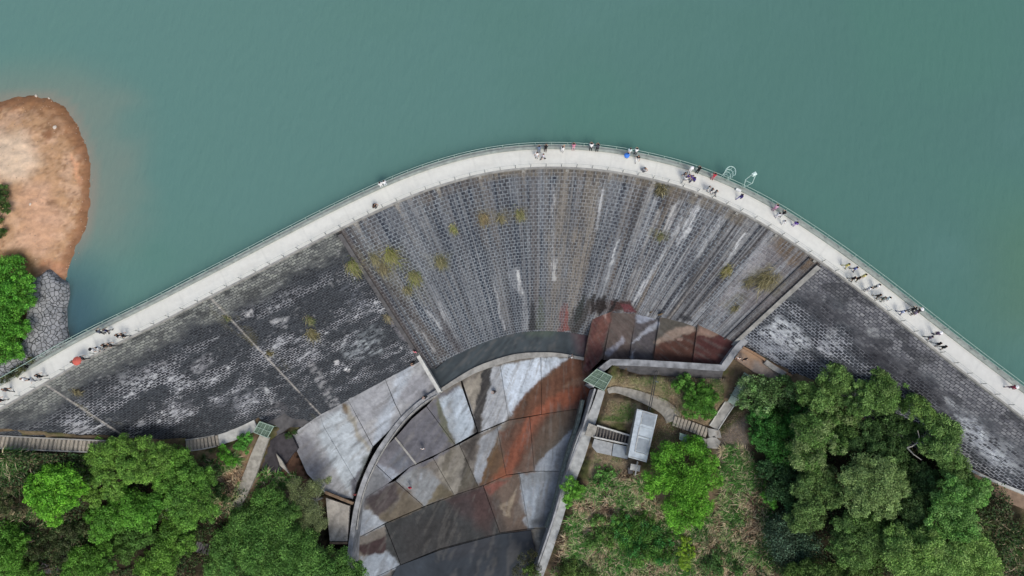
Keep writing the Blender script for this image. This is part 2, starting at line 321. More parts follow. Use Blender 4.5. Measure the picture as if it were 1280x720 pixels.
side_marks = [  # efflorescence on the flanks
 ([(236,458),(262,440),(266,452),(244,470)], (150,152,158), 3, .55), ([(170,465),(205,448),(210,460),(180,474)], (150,152,158), 3, .5), ([(335,400),(360,392),(358,412),(340,405)], (165,168,172), 2.5, .6),
 ([(300,392),(312,386),(316,394),(306,396)], (176,178,182), 1.6, .7), ([(425,430),(470,420),(480,440),(450,450),(430,445)], (150,158,164), 4, .6), ([(440,415),(470,405),(480,420),(455,430)], (120,128,134), 5, .5),
 ([(380,450),(390,448),(425,505),(412,510)], (130,132,136), 2.5, .75), ([(480,395),(488,395),(520,437),(514,440)], (118,118,124), 2, .7), ([(416,452),(422,450),(424,456),(418,458)], (210,212,214), 1, .8),
 ([(432,458),(438,459),(436,465),(430,462)], (205,208,212), 1, .8), ([(328,485),(333,484),(345,503),(341,505)], (176,180,184), 1.2, .7), ([(420,360),(440,350),(470,395),(455,400)], (100,106,116), 6, .35),
 ([(260,505),(300,480),(325,500),(300,520)], (120,124,132), 6, .45), ([(200,505),(235,500),(245,515),(215,525)], (110,112,120), 5, .4), ([(75,532),(110,530),(112,540),(85,542)], (110,112,116), 3, .4),
 ([(340,508),(350,500),(372,522),(350,535),(330,520)], (92,92,96), 3, .7),
 ([(975,395),(1000,410),(1015,430),(995,440),(965,425),(950,415)], (186,192,198), 6, .8), ([(940,425),(975,430),(1000,450),(985,462),(955,446)], (150,156,164), 6, .6),
 ([(1036,410),(1048,412),(1046,424),(1034,420)], (160,164,168), 3, .6), ([(1085,410),(1100,412),(1098,424),(1086,420)], (164,168,170), 3, .6), ([(1180,495),(1215,520),(1262,570),(1240,580),(1200,540)], (176,182,190), 8, .75),
 ([(1225,535),(1270,560),(1280,590),(1245,580)], (180,186,192), 8, .7), ([(1182,495),(1196,503),(1198,510),(1184,504)], (200,206,212), 2, .7), ([(1060,392),(1110,430),(1100,450),(1062,420)], (60,60,66), 8, .4),
 ([(1060,432),(1110,440),(1150,466),(1215,520),(1200,525),(1150,500),(1090,462)], (36,36,42), 9, .7), ([(1015,365),(1060,395),(1040,415),(1000,385)], (50,50,56), 8, .5), ([(1230,530),(1280,575),(1280,590),(1235,555)], (40,40,48), 6, .5),
]
def face(name, s0, s1, mat, style):
    ds = .125; sa = np.linspace(s0, s1, int((s1 - s0) / ds) + 1); nv = 230
    h = np.interp(sa, SS, HH) + 1.5
    sg, t = np.meshgrid(sa, np.linspace(0, 1, nv), indexing='ij'); hg = t * h[:, None]; 
    x = np.interp(sg, S, C[:, 0]); y = np.interp(sg, S, C[:, 1]); nx = np.interp(sg, S, N[:, 0]); ny = np.interp(sg, S, N[:, 1])
    # roughly dressed courses: a little relief
    s, v, hh = sg.ravel(), (hg * 1.2207).ravel(), hg.ravel()
    rel = (fbm(s * 1.3, v * 1.6, 9, 3) - .5) * .10
    X = x.ravel() + nx.ravel() * (BAT * hh + rel + .02); Y = y.ravel() + ny.ravel() * (BAT * hh + rel + .02); Z = -hh - .25
    px, py = proj(X, Y, Z + .25)
    n = len(s); top = hh
    if style == 'c':
        blk = np.tile(lin((44, 51, 63)), (n, 1)); jn = np.tile(lin((134, 144, 152)), (n, 1))
        east = ss(90, 104, s); blk = blend(blk, east * .6 * fbm(s * .8, v * .1, 4), lin((116, 114, 117)))
        # long vertical run-off streaks
        for k, (fq, th, c, op) in enumerate([(1.1, .58, (104, 98, 92), .5), (.55, .6, (86, 82, 82), .5), (2.2, .60, (142, 146, 150), .55), (1.7, .58, (44, 46, 52), .6), (3.6, .60, (158, 162, 166), .55), (6.5, .58, (40, 42, 48), .45), (5.2, .60, (132, 134, 136), .5), (8, .6, (150, 154, 160), .45), (.8, .62, (120, 108, 92), .35)]):
            w = fbm(s * fq + .3 * fbm(s, v * .1, 91, 2), v * .045 + k * 7, 20 + k * 3, 3); m = ss(th, th + .07, w) * op * (.42 + .68 * east)
            blk = blend(blk, m, lin(c)); jn = blend(jn, m * (.45 + .4 * east), lin(c))
        jn = blend(jn, ss(.45, .7, fbm(s * .25, v * .12, 77)) * .4, lin((92, 98, 106)))
        for q in np.arange(58.5, 122, 5.75):   # pale run-off below each joint of the coping
            d = np.abs(s - q); m = ss(.55, .2, d + v * .22) * .7; blk = blend(blk, m, lin((150, 146, 138))); jn = blend(jn, m, lin((150, 146, 138)))
            m = ss(.35, .1, np.abs(d - .1)) * ss(20, 2, v) * .35; blk = blend(blk, m, lin((128, 128, 126)))
        marks = face_marks
        m = ss(1.6, .2, np.minimum(s - 56, 122.5 - s)) * .85; blk = blend(blk, m, lin((70, 64, 62))); jn = blend(jn, m, lin((86, 80, 78)))
    else:
        blk = np.tile(lin((46, 50, 56)), (n, 1)); jn = np.tile(lin((84, 90, 96)), (n, 1))
        if style == 'r': blk = np.tile(lin((58, 62, 68)), (n, 1)); jn = np.tile(lin((100, 106, 113)), (n, 1))
        # upper courses: lighter stones, dark joints
        d0_, d1_ = (1.2, 4.6) if style == 'l' else (2.0, 7.0)
        edge = v + (fbm(s * .35, v * .35, 31) - .5) * (4 if style == 'l' else 7)
        m = ss(d1_, d0_, edge); blk = blend(blk, m, lin((116, 120, 118) if style == 'l' else (118, 120, 125))); jn = blend(jn, m, lin((44, 48, 50) if style == 'l' else (48, 50, 57)))
        blk = blend(blk, ss(.5, .66, fbm(s * .5, v * .5, 61)) * .6, lin((40, 43, 48)))
        # white lime runs mostly along the joints, in broken patches that follow the courses
        w = fbm(s * .22, v * .5, 41, 5); w2 = fbm(s * .8, v * 1.5, 47, 4); low = ss(3, 8, v)
        if style == 'r': w = w + .09 * ss(7, 11, v)
        pm = ss(.49, .60, w * .65 + w2 * .35) * low; jn = blend(jn, pm * .85, lin((186, 190, 198)))
        pb = ss(.63, .72, w * .5 + fbm(s * 1.6, v * 3.2, 53, 4) * .5) * low; blk = blend(blk, pb * .8, lin((168, 172, 178)))
        pf = ss(.72, .8, fbm(s * 2.2, v * 2.2, 57, 3)); blk = blend(blk, pf * .5, lin((128, 130, 134)))
        if style == 'r':
            m = ss(6, 12, v) * ss(.42, .58, fbm(s * .2, v * .25, 65)); blk = blend(blk, m * .5, lin((44, 46, 54))); jn = blend(jn, m * .9, lin((176, 184, 194)))
        for q in ((38.0, 15.6) if style == 'l' else ()):
            m = ss(.16, .06, np.abs(s - q)) * ss(.3, .42, fbm(s * 0 + v * .3, v * 0 + 3, 5)); blk = blend(blk, m * .9, lin((158, 156, 152))); jn = blend(jn, m * .9, lin((158, 156, 152)))
            m = ss(2.0, 0, np.abs(s - q)) * ss(.55, .7, fbm(s * .9, v * .35, 6)); blk = blend(blk, m * .45, lin((92, 88, 58)))
        marks = side_marks
    b4 = np.c_[blk, np.ones(n)]; j4 = np.c_[jn, np.ones(n)]
    rag = .25 + .75 * ss(.32, .58, fbm(s * 4.5, v * .22, 133, 4)) if style == 'c' else ss(.44, .60, fbm(s * 1.3, v * 2.6, 131, 4)) if style == 'l' else ss(.36, .52, fbm(s * 1.3, v * 2.6, 131, 4)); ragj = rag if style == 'c' else ss(.36, .52, fbm(s * .9, v * 1.8, 137, 4)) if style == 'l' else ss(.26, .42, fbm(s * .9, v * 1.8, 137, 4)); rag = rag + np.zeros(n); ragj = ragj + np.zeros(n)
    paint(px, py, b4, marks, 1.6, rag=rag); paint(px, py, j4, [(q[0], tuple(np.clip(np.array(q[1]) * 1.12, 0, 225)), q[2], q[3] * .85) for q in marks], 1.6, rag=ragj)
    return mesh_np(name, np.c_[X, Y, Z], grid_faces(len(sa), nv)[:, ::-1], mat, dam, {'block': b4, 'joint': j4}, True, np.c_[s, v])
face('masonry_face', 0, 56, M_face_l, 'l'); face('masonry_face', 56, 122.6, M_face_c, 'c'); face('masonry_face', 122.6, S[-1] - .1, M_face_r, 'r')
# backing: solid body with the wet upstream wall
def sweep(mb, s0, s1, prof, ds=.5, m=0):
    "prof: closed list of (offset downstream, z), clockwise seen along s"
    sa = np.linspace(s0, s1, max(2, int((s1 - s0) / ds) + 1)); k = len(prof); v = [cr(q, p[0], p[1]) for q in sa for p in prof]
    f = [(i * k + j, i * k + (j + 1) % k, (i + 1) * k + (j + 1) % k, (i + 1) * k + j) for i in range(len(sa) - 1) for j in range(k)]
    f += [tuple(range(k))[::-1], tuple((len(sa) - 1) * k + j for j in range(k))]; mb.add(v, f, m)
b = MB(); sweep(b, 0, S[-1] - .2, [(-3.3, -.3), (-.05, -.3), (-.05, -1.6), (-.2, -14), (-3.5, -14)]); b.build('upstream_wall', M_concd, dam)
# walkway slab, painted with faint drag marks and damp
WD = 2.55
sa = np.arange(0, S[-1] - .2, .2); ua = np.linspace(-WD, 0, 14); sg, ug = np.meshgrid(sa, ua, indexing='ij')
s, u = sg.ravel(), ug.ravel(); X = np.interp(s, S, C[:, 0]) + np.interp(s, S, N[:, 0]) * u; Y = np.interp(s, S, C[:, 1]) + np.interp(s, S, N[:, 1]) * u
col = np.tile(lin((214, 215, 208)), (len(s), 1)); col = blend(col, ss(.4, .75, fbm(s * .3, u * 1.1, 3)) * .35, lin((200, 200, 192)))
col = blend(col, ss(.5, .8, fbm(s * 2.5, u * 1.2, 13)) * .25, lin((194, 198, 194))); col = blend(col, (np.abs((s / 5.8) % 1 - .5) > .485) * .12, lin((150, 152, 148)))
col = blend(col, ss(.45, 0, -u) * .3 + ss(WD - .4, WD, -u) * .3, lin((160, 164, 154))); col = blend(col, ss(128, 150, s) * .25, lin((170, 172, 176)))
dk = mesh_np('walkway_deck', np.c_[X, Y, np.zeros(len(s))], grid_faces(len(sa), 14), M_deck, dam, {'paint': np.c_[col, np.ones(len(col))]})
b = MB(); sweep(b, 0, S[-1] - .3, [(-.02, -.002), (-.02, -.30), (.10, -.30), (.10, .05), (-.12, .05), (-.12, -.002)]); b.build('coping', M_conc, dam)
b = MB(); sweep(b, 0, S[-1] - .3, [(-WD - .34, .16), (-WD - .02, .16), (-WD - .02, -.28), (-WD - .34, -.28)]); b.build('upstream_kerb', M_kerb, dam)
b = MB(); sweep(b, 0, S[-1] - .3, [(-WD - .78, -.12), (-WD - .345, -.12), (-WD - .345, -1.4), (-WD - .78, -1.4)]); b.build('upstream_ledge', M_kerb, dam)
# ribs that close the central face
for s0, c_, w in ((56.0, M_concd, .55), (122.6, M_conc, .6), (57.6, M_concd, .18), (121.0, M_concd, .16)):
    b = MB(); hm = float(np.interp(s0, SS, HH)) + .2; v = []
    for i in range(25):
        h = hm * i / 24 + .35
        for du, lift in ((-w / 2, -.2), (-w / 2, .22 if w > .3 else .08), (w / 2, .22 if w > .3 else .08), (w / 2, -.2)): v.append(cr(s0 + du, BAT * h + lift, -h))
    b.add(v, [(i * 4 + j, i * 4 + j + 1, i * 4 + 5 + j, i * 4 + 4 + j) for i in range(24) for j in range(3)]); b.build('joint_rib', c_, dam)
# small spouts below the coping
b0 = None
for q in np.arange(58.5, 122, 5.75):
    b = MB(); p = cr(q, .22, -.42); b.box((0, 0, 0), .34, .34, .14, 0); a = math.atan2(cr(q, 1)[1] - cr(q)[1], cr(q, 1)[0] - cr(q)[0]); o = b.build('drain_spout', M_conc, dam); o.location = p; o.rotation_euler = (0, 0, a)

# ------------------------------------------------------------------ railings
def railing(name, off, zb, hgt, rails, mat, rp, label, s0=.5, step=2.0, ph=0.0, grp=None):
    t = tag(thing(name, cr(s0, off, zb)), label, 'railing', grp); t.location = (0, 0, 0)
    for z in rails: b = MB(); b.tube([cr(q, off, zb + z) for q in np.arange(s0, S[-1] - .5, .8)], rp if z == rails[-1] else rp * .65, 6); b.build('rail', mat, t)
    b = MB(); b.box((0, 0, 0), .05, .05, hgt); b.box((0, 0, 0), .09, .09, .02); me = b.build('post', mat, t); first = True
    for q in np.arange(s0 + ph, S[-1] - .5, step):
        o = me if first else me.copy()
        if not first: COL.objects.link(o); o.parent = t
        first = False; o.location = cr(q, off, zb); a = cr(q + .1); c0 = cr(q); o.rotation_euler = (0, 0, math.atan2(a[1] - c0[1], a[0] - c0[0]))
    return t
M_railu = mat_plain('weathered_rail', (150, 176, 166), .5, .12, 4, 0)
railing('steel_railing', -WD - .5, -.12, 1.25, (.62, 1.25), M_railu, .04, 'pale green steel railing on the reservoir side of the dam walkway', ph=.7)
M_railb = mat_plain('thin_rail', (168, 174, 168), .6, .15, 4, 0)
t2 = railing('steel_railing', -.22, 0, 1.0, (.5, 1.0), M_railb, .018, 'thin grey steel railing along the downstream edge of the dam walkway above the stone face')
for o in t2.children:
    if o.name.startswith('post'): 
        o.data.materials[0] = M_raild; break
# ------------------------------------------------------------------ reservoir
gx = np.r_[-600, -400, -250, -160, -120, np.arange(-100, 100.1, 1.0), 120, 160, 250, 400, 600]; gy = np.r_[-8.0, np.arange(-6, 92, 1.0), 110, 150, 250, 400, 700]
X, Y = [a.ravel() for a in np.meshgrid(gx, gy, indexing='ij')]
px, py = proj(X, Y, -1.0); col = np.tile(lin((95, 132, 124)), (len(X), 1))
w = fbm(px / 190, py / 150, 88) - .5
col = blend(col, ss(-200, 1300, px + py * .5) * .75, lin((74, 112, 104)))  # sky reflection painted into the colour: water darkens towards the lower right
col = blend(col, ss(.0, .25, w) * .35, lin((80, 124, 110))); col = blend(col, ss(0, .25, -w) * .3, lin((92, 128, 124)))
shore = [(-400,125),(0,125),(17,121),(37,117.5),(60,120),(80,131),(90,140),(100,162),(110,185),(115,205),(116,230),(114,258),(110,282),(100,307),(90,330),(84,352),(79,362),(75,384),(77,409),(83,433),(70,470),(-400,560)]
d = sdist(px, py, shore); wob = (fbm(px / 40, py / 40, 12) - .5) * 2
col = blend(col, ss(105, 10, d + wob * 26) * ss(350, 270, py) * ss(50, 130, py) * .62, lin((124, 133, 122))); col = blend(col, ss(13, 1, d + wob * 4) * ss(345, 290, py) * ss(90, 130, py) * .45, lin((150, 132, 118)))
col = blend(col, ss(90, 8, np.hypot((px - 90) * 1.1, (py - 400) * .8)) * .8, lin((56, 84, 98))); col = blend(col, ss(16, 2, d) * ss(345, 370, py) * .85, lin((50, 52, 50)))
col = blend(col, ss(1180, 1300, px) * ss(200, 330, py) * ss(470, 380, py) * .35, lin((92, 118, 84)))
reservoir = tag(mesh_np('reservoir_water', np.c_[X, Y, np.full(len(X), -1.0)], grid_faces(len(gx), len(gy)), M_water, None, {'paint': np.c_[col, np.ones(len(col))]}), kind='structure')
# clip the water to the upstream side: drop vertices that lie downstream of the dam's centre line
import bmesh
cl = np.vstack([np.array([cr(q, -1.4)[:2] for q in np.arange(0, S[-1], 1.0)]), np.array([cr(S[-1] - .1, -1.4)[:2]]) + d1 * 700])
l0 = np.array(cr(0, -1.4)[:2]) + d0 * 700
poly_up = [tuple(l0)] + [tuple(p) for p in cl] + [(900, 900), (-900, 900)]
bm = bmesh.new(); bm.from_mesh(reservoir.data); bm.verts.ensure_lookup_table()
vv = np.array([v.co[:2] for v in bm.verts]); dd = sdist(vv[:, 0], vv[:, 1], poly_up)
bmesh.ops.delete(bm, geom=[f for f in bm.faces if all(dd[v.index] > .1 for v in f.verts)], context='FACES'); 
bm.to_mesh(reservoir.data); bm.free()
rv = np.empty(len(reservoir.data.vertices) * 3, np.float32); reservoir.data.vertices.foreach_get('co', rv); rv = rv.reshape(-1, 3)
rv[sdist(rv[:, 0].astype(float), rv[:, 1].astype(float), poly_up) > 1.2, 2] = -3.5; reservoir.data.vertices.foreach_set('co', rv.ravel())   # last cells dip inside the dam body

# ------------------------------------------------------------------ ground sheet
ctrl = []
for q in np.arange(0, 163, 3.0):
    if 57 < q < 121: continue
    h = float(np.interp(q, SS, HH)); x, y, _ = cr(q, BAT * h); ctrl.append((x, y, -h))
for a in [(0,562,-2.2),(60,562,-5.5),(110,562,-8.6),(150,562,-11.5),(200,565,-15),(270,565,-18.2),(0,640,-8),(0,720,-14),(100,640,-14),(100,720,-20),(200,640,-18),(200,720,-23),(250,690,-24),(300,620,-20.5),(320,560,-19.4),(360,570,-23),(350,600,-23.5),(378,572,-24.6),(400,650,-25.5),(420,720,-27),(430,690,-26.5),
          (760,470,-21),(800,475,-19.8),(850,475,-18),(900,470,-16.2),(925,452,-15.5),(800,500,-20),(760,520,-21.5),(750,580,-22.7),(730,620,-24),(700,680,-26),(690,720,-27.5),(800,600,-21),(850,540,-19),(890,540,-18),(930,500,-15.8),(900,600,-18.5),(900,700,-21),(800,700,-23.5),
          (1000,600,-15),(1000,700,-17),(1100,640,-12),(1100,720,-14),(1200,650,-9.5),(1280,640,-7.3),(1280,720,-9),
          (560,800,-34),(400,800,-30),(750,800,-30),(0,820,-22),(1280,820,-14),(900,820,-26)]:
    ctrl.append(U(*a))
K = np.array(ctrl); D = np.linalg.norm(K[:, None, :2] - K[None, :, :2], axis=2); NK = n = len(K)
A = np.zeros((n + 3, n + 3)); A[:n, :n] = D; A[:n, n] = 1; A[:n, n + 1:n + 3] = K[:, :2]; A[n, :n] = 1; A[n + 1:, :n] = K[:, :2].T
W = np.linalg.solve(A, np.r_[K[:, 2], 0, 0, 0])
def gz(x, y):
    x = np.atleast_1d(np.asarray(x, float)); y = np.atleast_1d(np.asarray(y, float)); o = np.zeros(x.shape)
    for i in range(NK): o += W[i] * np.hypot(x - K[i, 0], y - K[i, 1])
    return o + W[NK] + W[NK + 1] * x + W[NK + 2] * y
# channel (apron) outline, each corner at its own level
apron_px = [(523,436,-26),(545,450,-26.5),(580,431,-26.5),(632,408,-26.5),(701,404,-26.5),(742,408,-26.5),(748,380,-20.6),(795,390,-20),(823,398,-19),(845,393,-17.2),(877,403,-16.3),(916,426,-15.5),(902,455,-16.4),(850,455,-18.5),(790,450,-20.5),(762,450,-23),(744,478,-24),(735,507,-27),(711,585,-28),(690,640,-30),(671,705,-31),(666,740,-31),(436,740,-31),(437,690,-26),(410,682,-25.5),(406,620,-25.2),(385,592,-24.6),(368,548,-24.3),(385,528,-24.2),(400,520,-24.2),(433,500,-24.2)]
AP = np.array([U(*p)[:2] for p in apron_px])
foot = [cr(q, 0)[:2] for q in np.arange(0, S[-1], 2.0)] + [cr(q, BAT * float(np.interp(q, SS, HH)))[:2] for q in np.arange(S[-1] - 1, 0, -2.0)]
def stretch(a, b, st, ext): return np.r_[a - np.array(ext)[::-1], np.arange(a, b, st), b + np.array(ext)]
gx = stretch(-92, 92, .4, [6, 15, 40, 100, 250, 600]); gy = stretch(-36, 24, .4, [6, 15, 40, 100, 250, 600])
X, Y = [a.ravel() for a in np.meshgrid(gx, gy, indexing='ij')]
Xc = np.clip(X, -110, 110); Yc = np.clip(Y, -45, 60); Z = gz(Xc, Yc)
Z += (fbm(X * .35, Y * .35, 71) - .5) * .6 + (fbm(X * 1.6, Y * 1.6, 72) - .5) * .18
far = np.hypot(X - Xc, Y - Yc); Z += far * .12
Z = np.where(sdist(X, Y, AP) < .35, -36, Z); dft = sdist(X, Y, foot); Z = np.where(dft < -.6, np.minimum(Z - 6, -14), Z)
up = sdist(X, Y, poly_up) < 0; bed = np.minimum(-1.6, -1.6 - 12 * ss(0, 30, sdist(*proj(X, Y, -1.0), shore) * .12)); Z = np.where(up, bed - .8, Z)
px, py = proj(X, Y, Z)
col = np.tile(lin((92, 80, 64)), (len(X), 1)); col = blend(col, ss(.4, .62, fbm(X * .4, Y * .4, 73)) * .7, lin((122, 108, 88))); col = blend(col, ss(.5, .7, fbm(X * .9, Y * .9, 74)) * .7, lin((66, 78, 40)))
col4 = np.c_[col, np.ones(len(col))]
paint(px, py, col4, [
 ([(770,470),(830,472),(838,500),(760,488)], (158,148,118), 4, .8), ([(762,500),(800,505),(795,528),(752,528)], (156,146,118), 4, .8), ([(835,478),(905,470),(900,530),(845,520)], (150,138,112), 6, .7),
 ([(745,562),(790,578),(780,605),(735,600)], (146,134,112), 4, .8), ([(765,468),(800,470),(800,480),(775,478)], (96,106,62), 3, .7),
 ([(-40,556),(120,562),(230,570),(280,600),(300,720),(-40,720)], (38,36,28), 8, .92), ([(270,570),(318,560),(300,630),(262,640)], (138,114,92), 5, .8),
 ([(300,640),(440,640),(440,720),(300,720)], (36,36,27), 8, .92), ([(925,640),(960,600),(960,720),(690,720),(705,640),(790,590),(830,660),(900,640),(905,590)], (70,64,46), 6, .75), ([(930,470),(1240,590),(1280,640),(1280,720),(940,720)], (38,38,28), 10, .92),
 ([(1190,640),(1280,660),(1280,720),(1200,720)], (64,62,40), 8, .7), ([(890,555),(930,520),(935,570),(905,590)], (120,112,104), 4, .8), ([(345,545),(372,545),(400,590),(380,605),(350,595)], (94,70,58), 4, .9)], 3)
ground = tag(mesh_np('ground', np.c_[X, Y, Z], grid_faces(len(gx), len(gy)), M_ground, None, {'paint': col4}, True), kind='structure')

# ------------------------------------------------------------------ bare red shore on the left
SW = [U(x, y, -1.0)[:2] for x, y in shore]
gx = np.r_[-260, -180, -130, np.arange(-104, -48, .3)]; gy = np.arange(-16, 46, .3)
X, Y = [a.ravel() for a in np.meshgrid(gx, gy, indexing='ij')]; d = sdist(X, Y, SW)
d = d + (fbm(X * .9, Y * .9, 33) - .5) * .7 * ss(6, 1, np.abs(d))
Z = -1.02 + np.clip(-d, -3, 40) * .16 * ss(0, -2, d) + np.clip(-d, -6, 0) * .8 + ss(0, -1, d) * (.15 + (fbm(X * 1.1, Y * 1.1, 34) - .5) * .45)
Z = np.minimum(Z, 1.2 + (fbm(X * .4, Y * .4, 35) - .5) * .5)
inside = sdist(X, Y, poly_up); Z = np.where(inside > -1.9, np.minimum(Z, -.6), Z); Z = Z
px, py = proj(X, Y, Z); col = np.tile(lin((182, 146, 112)), (len(X), 1))
col = blend(col, ss(.42, .62, fbm(px / 11, py / 11, 37)) * .7, lin((202, 168, 140))); col = blend(col, ss(.55, .7, fbm(px / 3.2, py / 3.2, 38)) * .6, lin((124, 92, 68))); col = blend(col, ss(.64, .74, fbm(px / 2, py / 2, 39)) * .3, lin((204, 176, 150)))
col4 = np.c_[col, np.ones(len(col))]; dd = -sdist(px, py, shore)
col4[:, :3] = blend(col4[:, :3], ss(20, 9, dd + (fbm(px / 4, py / 4, 3) - .5) * 16) * ss(345, 320, py) * .8, lin((146, 104, 74)))
paint(px, py, col4, [([(-60,160),(30,168),(50,200),(30,225),(-60,225)], (222,200,174), 14, .8), ([(20,240),(60,230),(80,280),(60,320),(30,320)], (204,164,136), 14, .6), ([(35,125),(85,140),(98,190),(84,180),(62,150),(30,140)], (142,104,72), 5, .55),
  ([(60,150),(78,160),(70,172),(56,164)], (112,82,58), 3, .5), ([(52,170),(64,160),(66,166),(56,178)], (118,72,44), 2, .6), ([(55,250),(75,248),(72,256),(58,256)], (112,84,62), 2, .6), ([(88,190),(94,195),(100,230),(96,232)], (214,160,124), 1.5, .7),
  ([(50,325),(88,330),(78,352),(50,345)], (170,118,88), 4, .6), ([(45,338),(62,330),(64,345),(48,352)], (120,100,84), 4, .7), ([(20,310),(48,325),(46,350),(20,360),(-40,330)], (104,84,58), 6, .8), ([(-80,330),(40,350),(40,500),(-80,520)], (66,60,42), 6, .9)], 2.5)
wetb = ss(1.6, 0, -d); col4[:, :3] *= (1 - .35 * wetb[:, None]); col4[:, 3] = 1 - .4 * wetb
GF = grid_faces(len(gx), len(gy)); GF = GF[(inside[GF] < 1.6).all(1)]
tag(mesh_np('lake_shore', np.c_[X, Y, Z], GF, M_beach, None, {'paint': col4}, True), kind='structure')
def shz(px, py):
    x, y, _ = U(px, py, 0); k = np.argmin((X - x) ** 2 + (Y - y) ** 2); return float(Z[k])
SHX, SHY, SHZ = X.copy(), Y.copy(), Z.copy()
def shore_z(x, y): k = np.argmin((SHX - x) ** 2 + (SHY - y) ** 2); return float(SHZ[k])
# stone pitching beside the bush
m, nn, bs, L = newmat('stone_pitching'); tc = nd(nn, 'ShaderNodeTexCoord'); vo = nd(nn, 'ShaderNodeTexVoronoi', feature='DISTANCE_TO_EDGE'); vo.inputs['Scale'].default_value = 1.9; v2 = nd(nn, 'ShaderNodeTexVoronoi'); v2.inputs['Scale'].default_value = 1.9
L(tc.outputs['Object'], vo.inputs[0]); L(tc.outputs['Object'], v2.inputs[0]); r = nd(nn, 'ShaderNodeMapRange'); r.inputs[1].default_value = .0; r.inputs[2].default_value = .07; L(vo.outputs[0], r.inputs[0])
hs = nd(nn, 'ShaderNodeValToRGB'); hs.color_ramp.elements[0].color = (*lin((128, 131, 133)), 1); hs.color_ramp.elements[1].color = (*lin((160, 162, 164)), 1); L(v2.outputs['Color'], hs.inputs[0])
mx = nd(nn, 'ShaderNodeMix', data_type='RGBA'); mx.inputs[6].default_value = (*lin((84, 86, 84)), 1); L(r.outputs[0], mx.inputs[0]); L(hs.outputs[0], mx.inputs[7]); L(mx.outputs[2], bs.inputs['Base Color']); bs.inputs['Roughness'].default_value = .9
bp = nd(nn, 'ShaderNodeBump'); bp.inputs['Distance'].default_value = .15; L(r.outputs[0], bp.inputs['Height']); L(bp.outputs[0], bs.inputs['Normal']); M_pitch = m
pit = [(34,352),(52,345),(60,338),(70,350),(77,354),(78,366),(74,384),(75,409),(80,434),(52,446),(20,464),(-20,482),(-30,465),(10,450),(34,420)]
gxx = np.arange(-74, -50, .3); gyy = np.arange(-4, 18, .3); X, Y = [a.ravel() for a in np.meshgrid(gxx, gyy, indexing='ij')]
px, py = proj(X, Y, 0); d = sdist(px, py, pit); Z = np.where(d < 0, .25 + (fbm(X * 1.5, Y * 1.5, 5) - .5) * .3, .25 - d * .35); Z = np.where(sdist(X, Y, poly_up) > -1.75, np.minimum(Z, -.5), Z)
tag(mesh_np('stone_pitching', np.c_[X, Y, Z], grid_faces(len(gxx), len(gyy)), M_pitch, None, None, True), 'bank of grey rough stone pitching between the bush and the water beside the dam', 'embankment')
# loose pale stones along the shore
st_m = mat_plain('pale_stone', (206, 196, 182), .9, .2, 3)
for a, c, r_, lab in [(43,118.5,.26,'flat whitish stone at the top tip of the red shore, largest along the waterline'),(59,121.5,.17,'small whitish stone at the top of the red shore, right of the larger flat one'),(61,341,.24,'pale stone where the red soil meets the stone pitching, upper left one'),(65,344,.2,'pale stone where the red soil meets the stone pitching, lower right one'),(70,160,.30,'long whitish stone lying on the upper right part of the red shore'),(44,258,.2,'small pale stone on the smooth middle of the red shore')]:
    b = MB(); b.ell((0, 0, 0), (r_, r_ * random.uniform(.5, .8), r_ * .5), 9, 6)
    b.v = [tuple(np.array(p) * random.uniform(.8, 1.15)) for p in b.v]; o = b.build('stone', st_m); x, y, _ = U(a, c, -.6); o.location = (x, y, max(shore_z(x, y), -.98) + r_ * .15); o.rotation_euler = (0, 0, random.uniform(0, 3)); tag(o, lab, 'stone')
b = MB(); n_ = 0
while n_ < 230:
    a, c = random.uniform(0, 116), random.uniform(119, 350)
    if fbm(np.array([a / 9.]), np.array([c / 9.]), 61)[0] < random.uniform(.3, .7): continue
    x, y, _ = U(a, c, -.3)
    if sdist(np.array([a]), np.array([c]), shore)[0] > -1: continue
    r_ = random.uniform(.04, .11); b.ell((x, y, max(shore_z(x, y), -.98) + r_ * .2), (r_, r_ * random.uniform(.6, .95), r_ * .6), 5, 4); n_ += 1
tag(b.build('pebbles', mat_plain('pebble', (178, 150, 128), .9, .35, .6, 0)), kind='stuff')
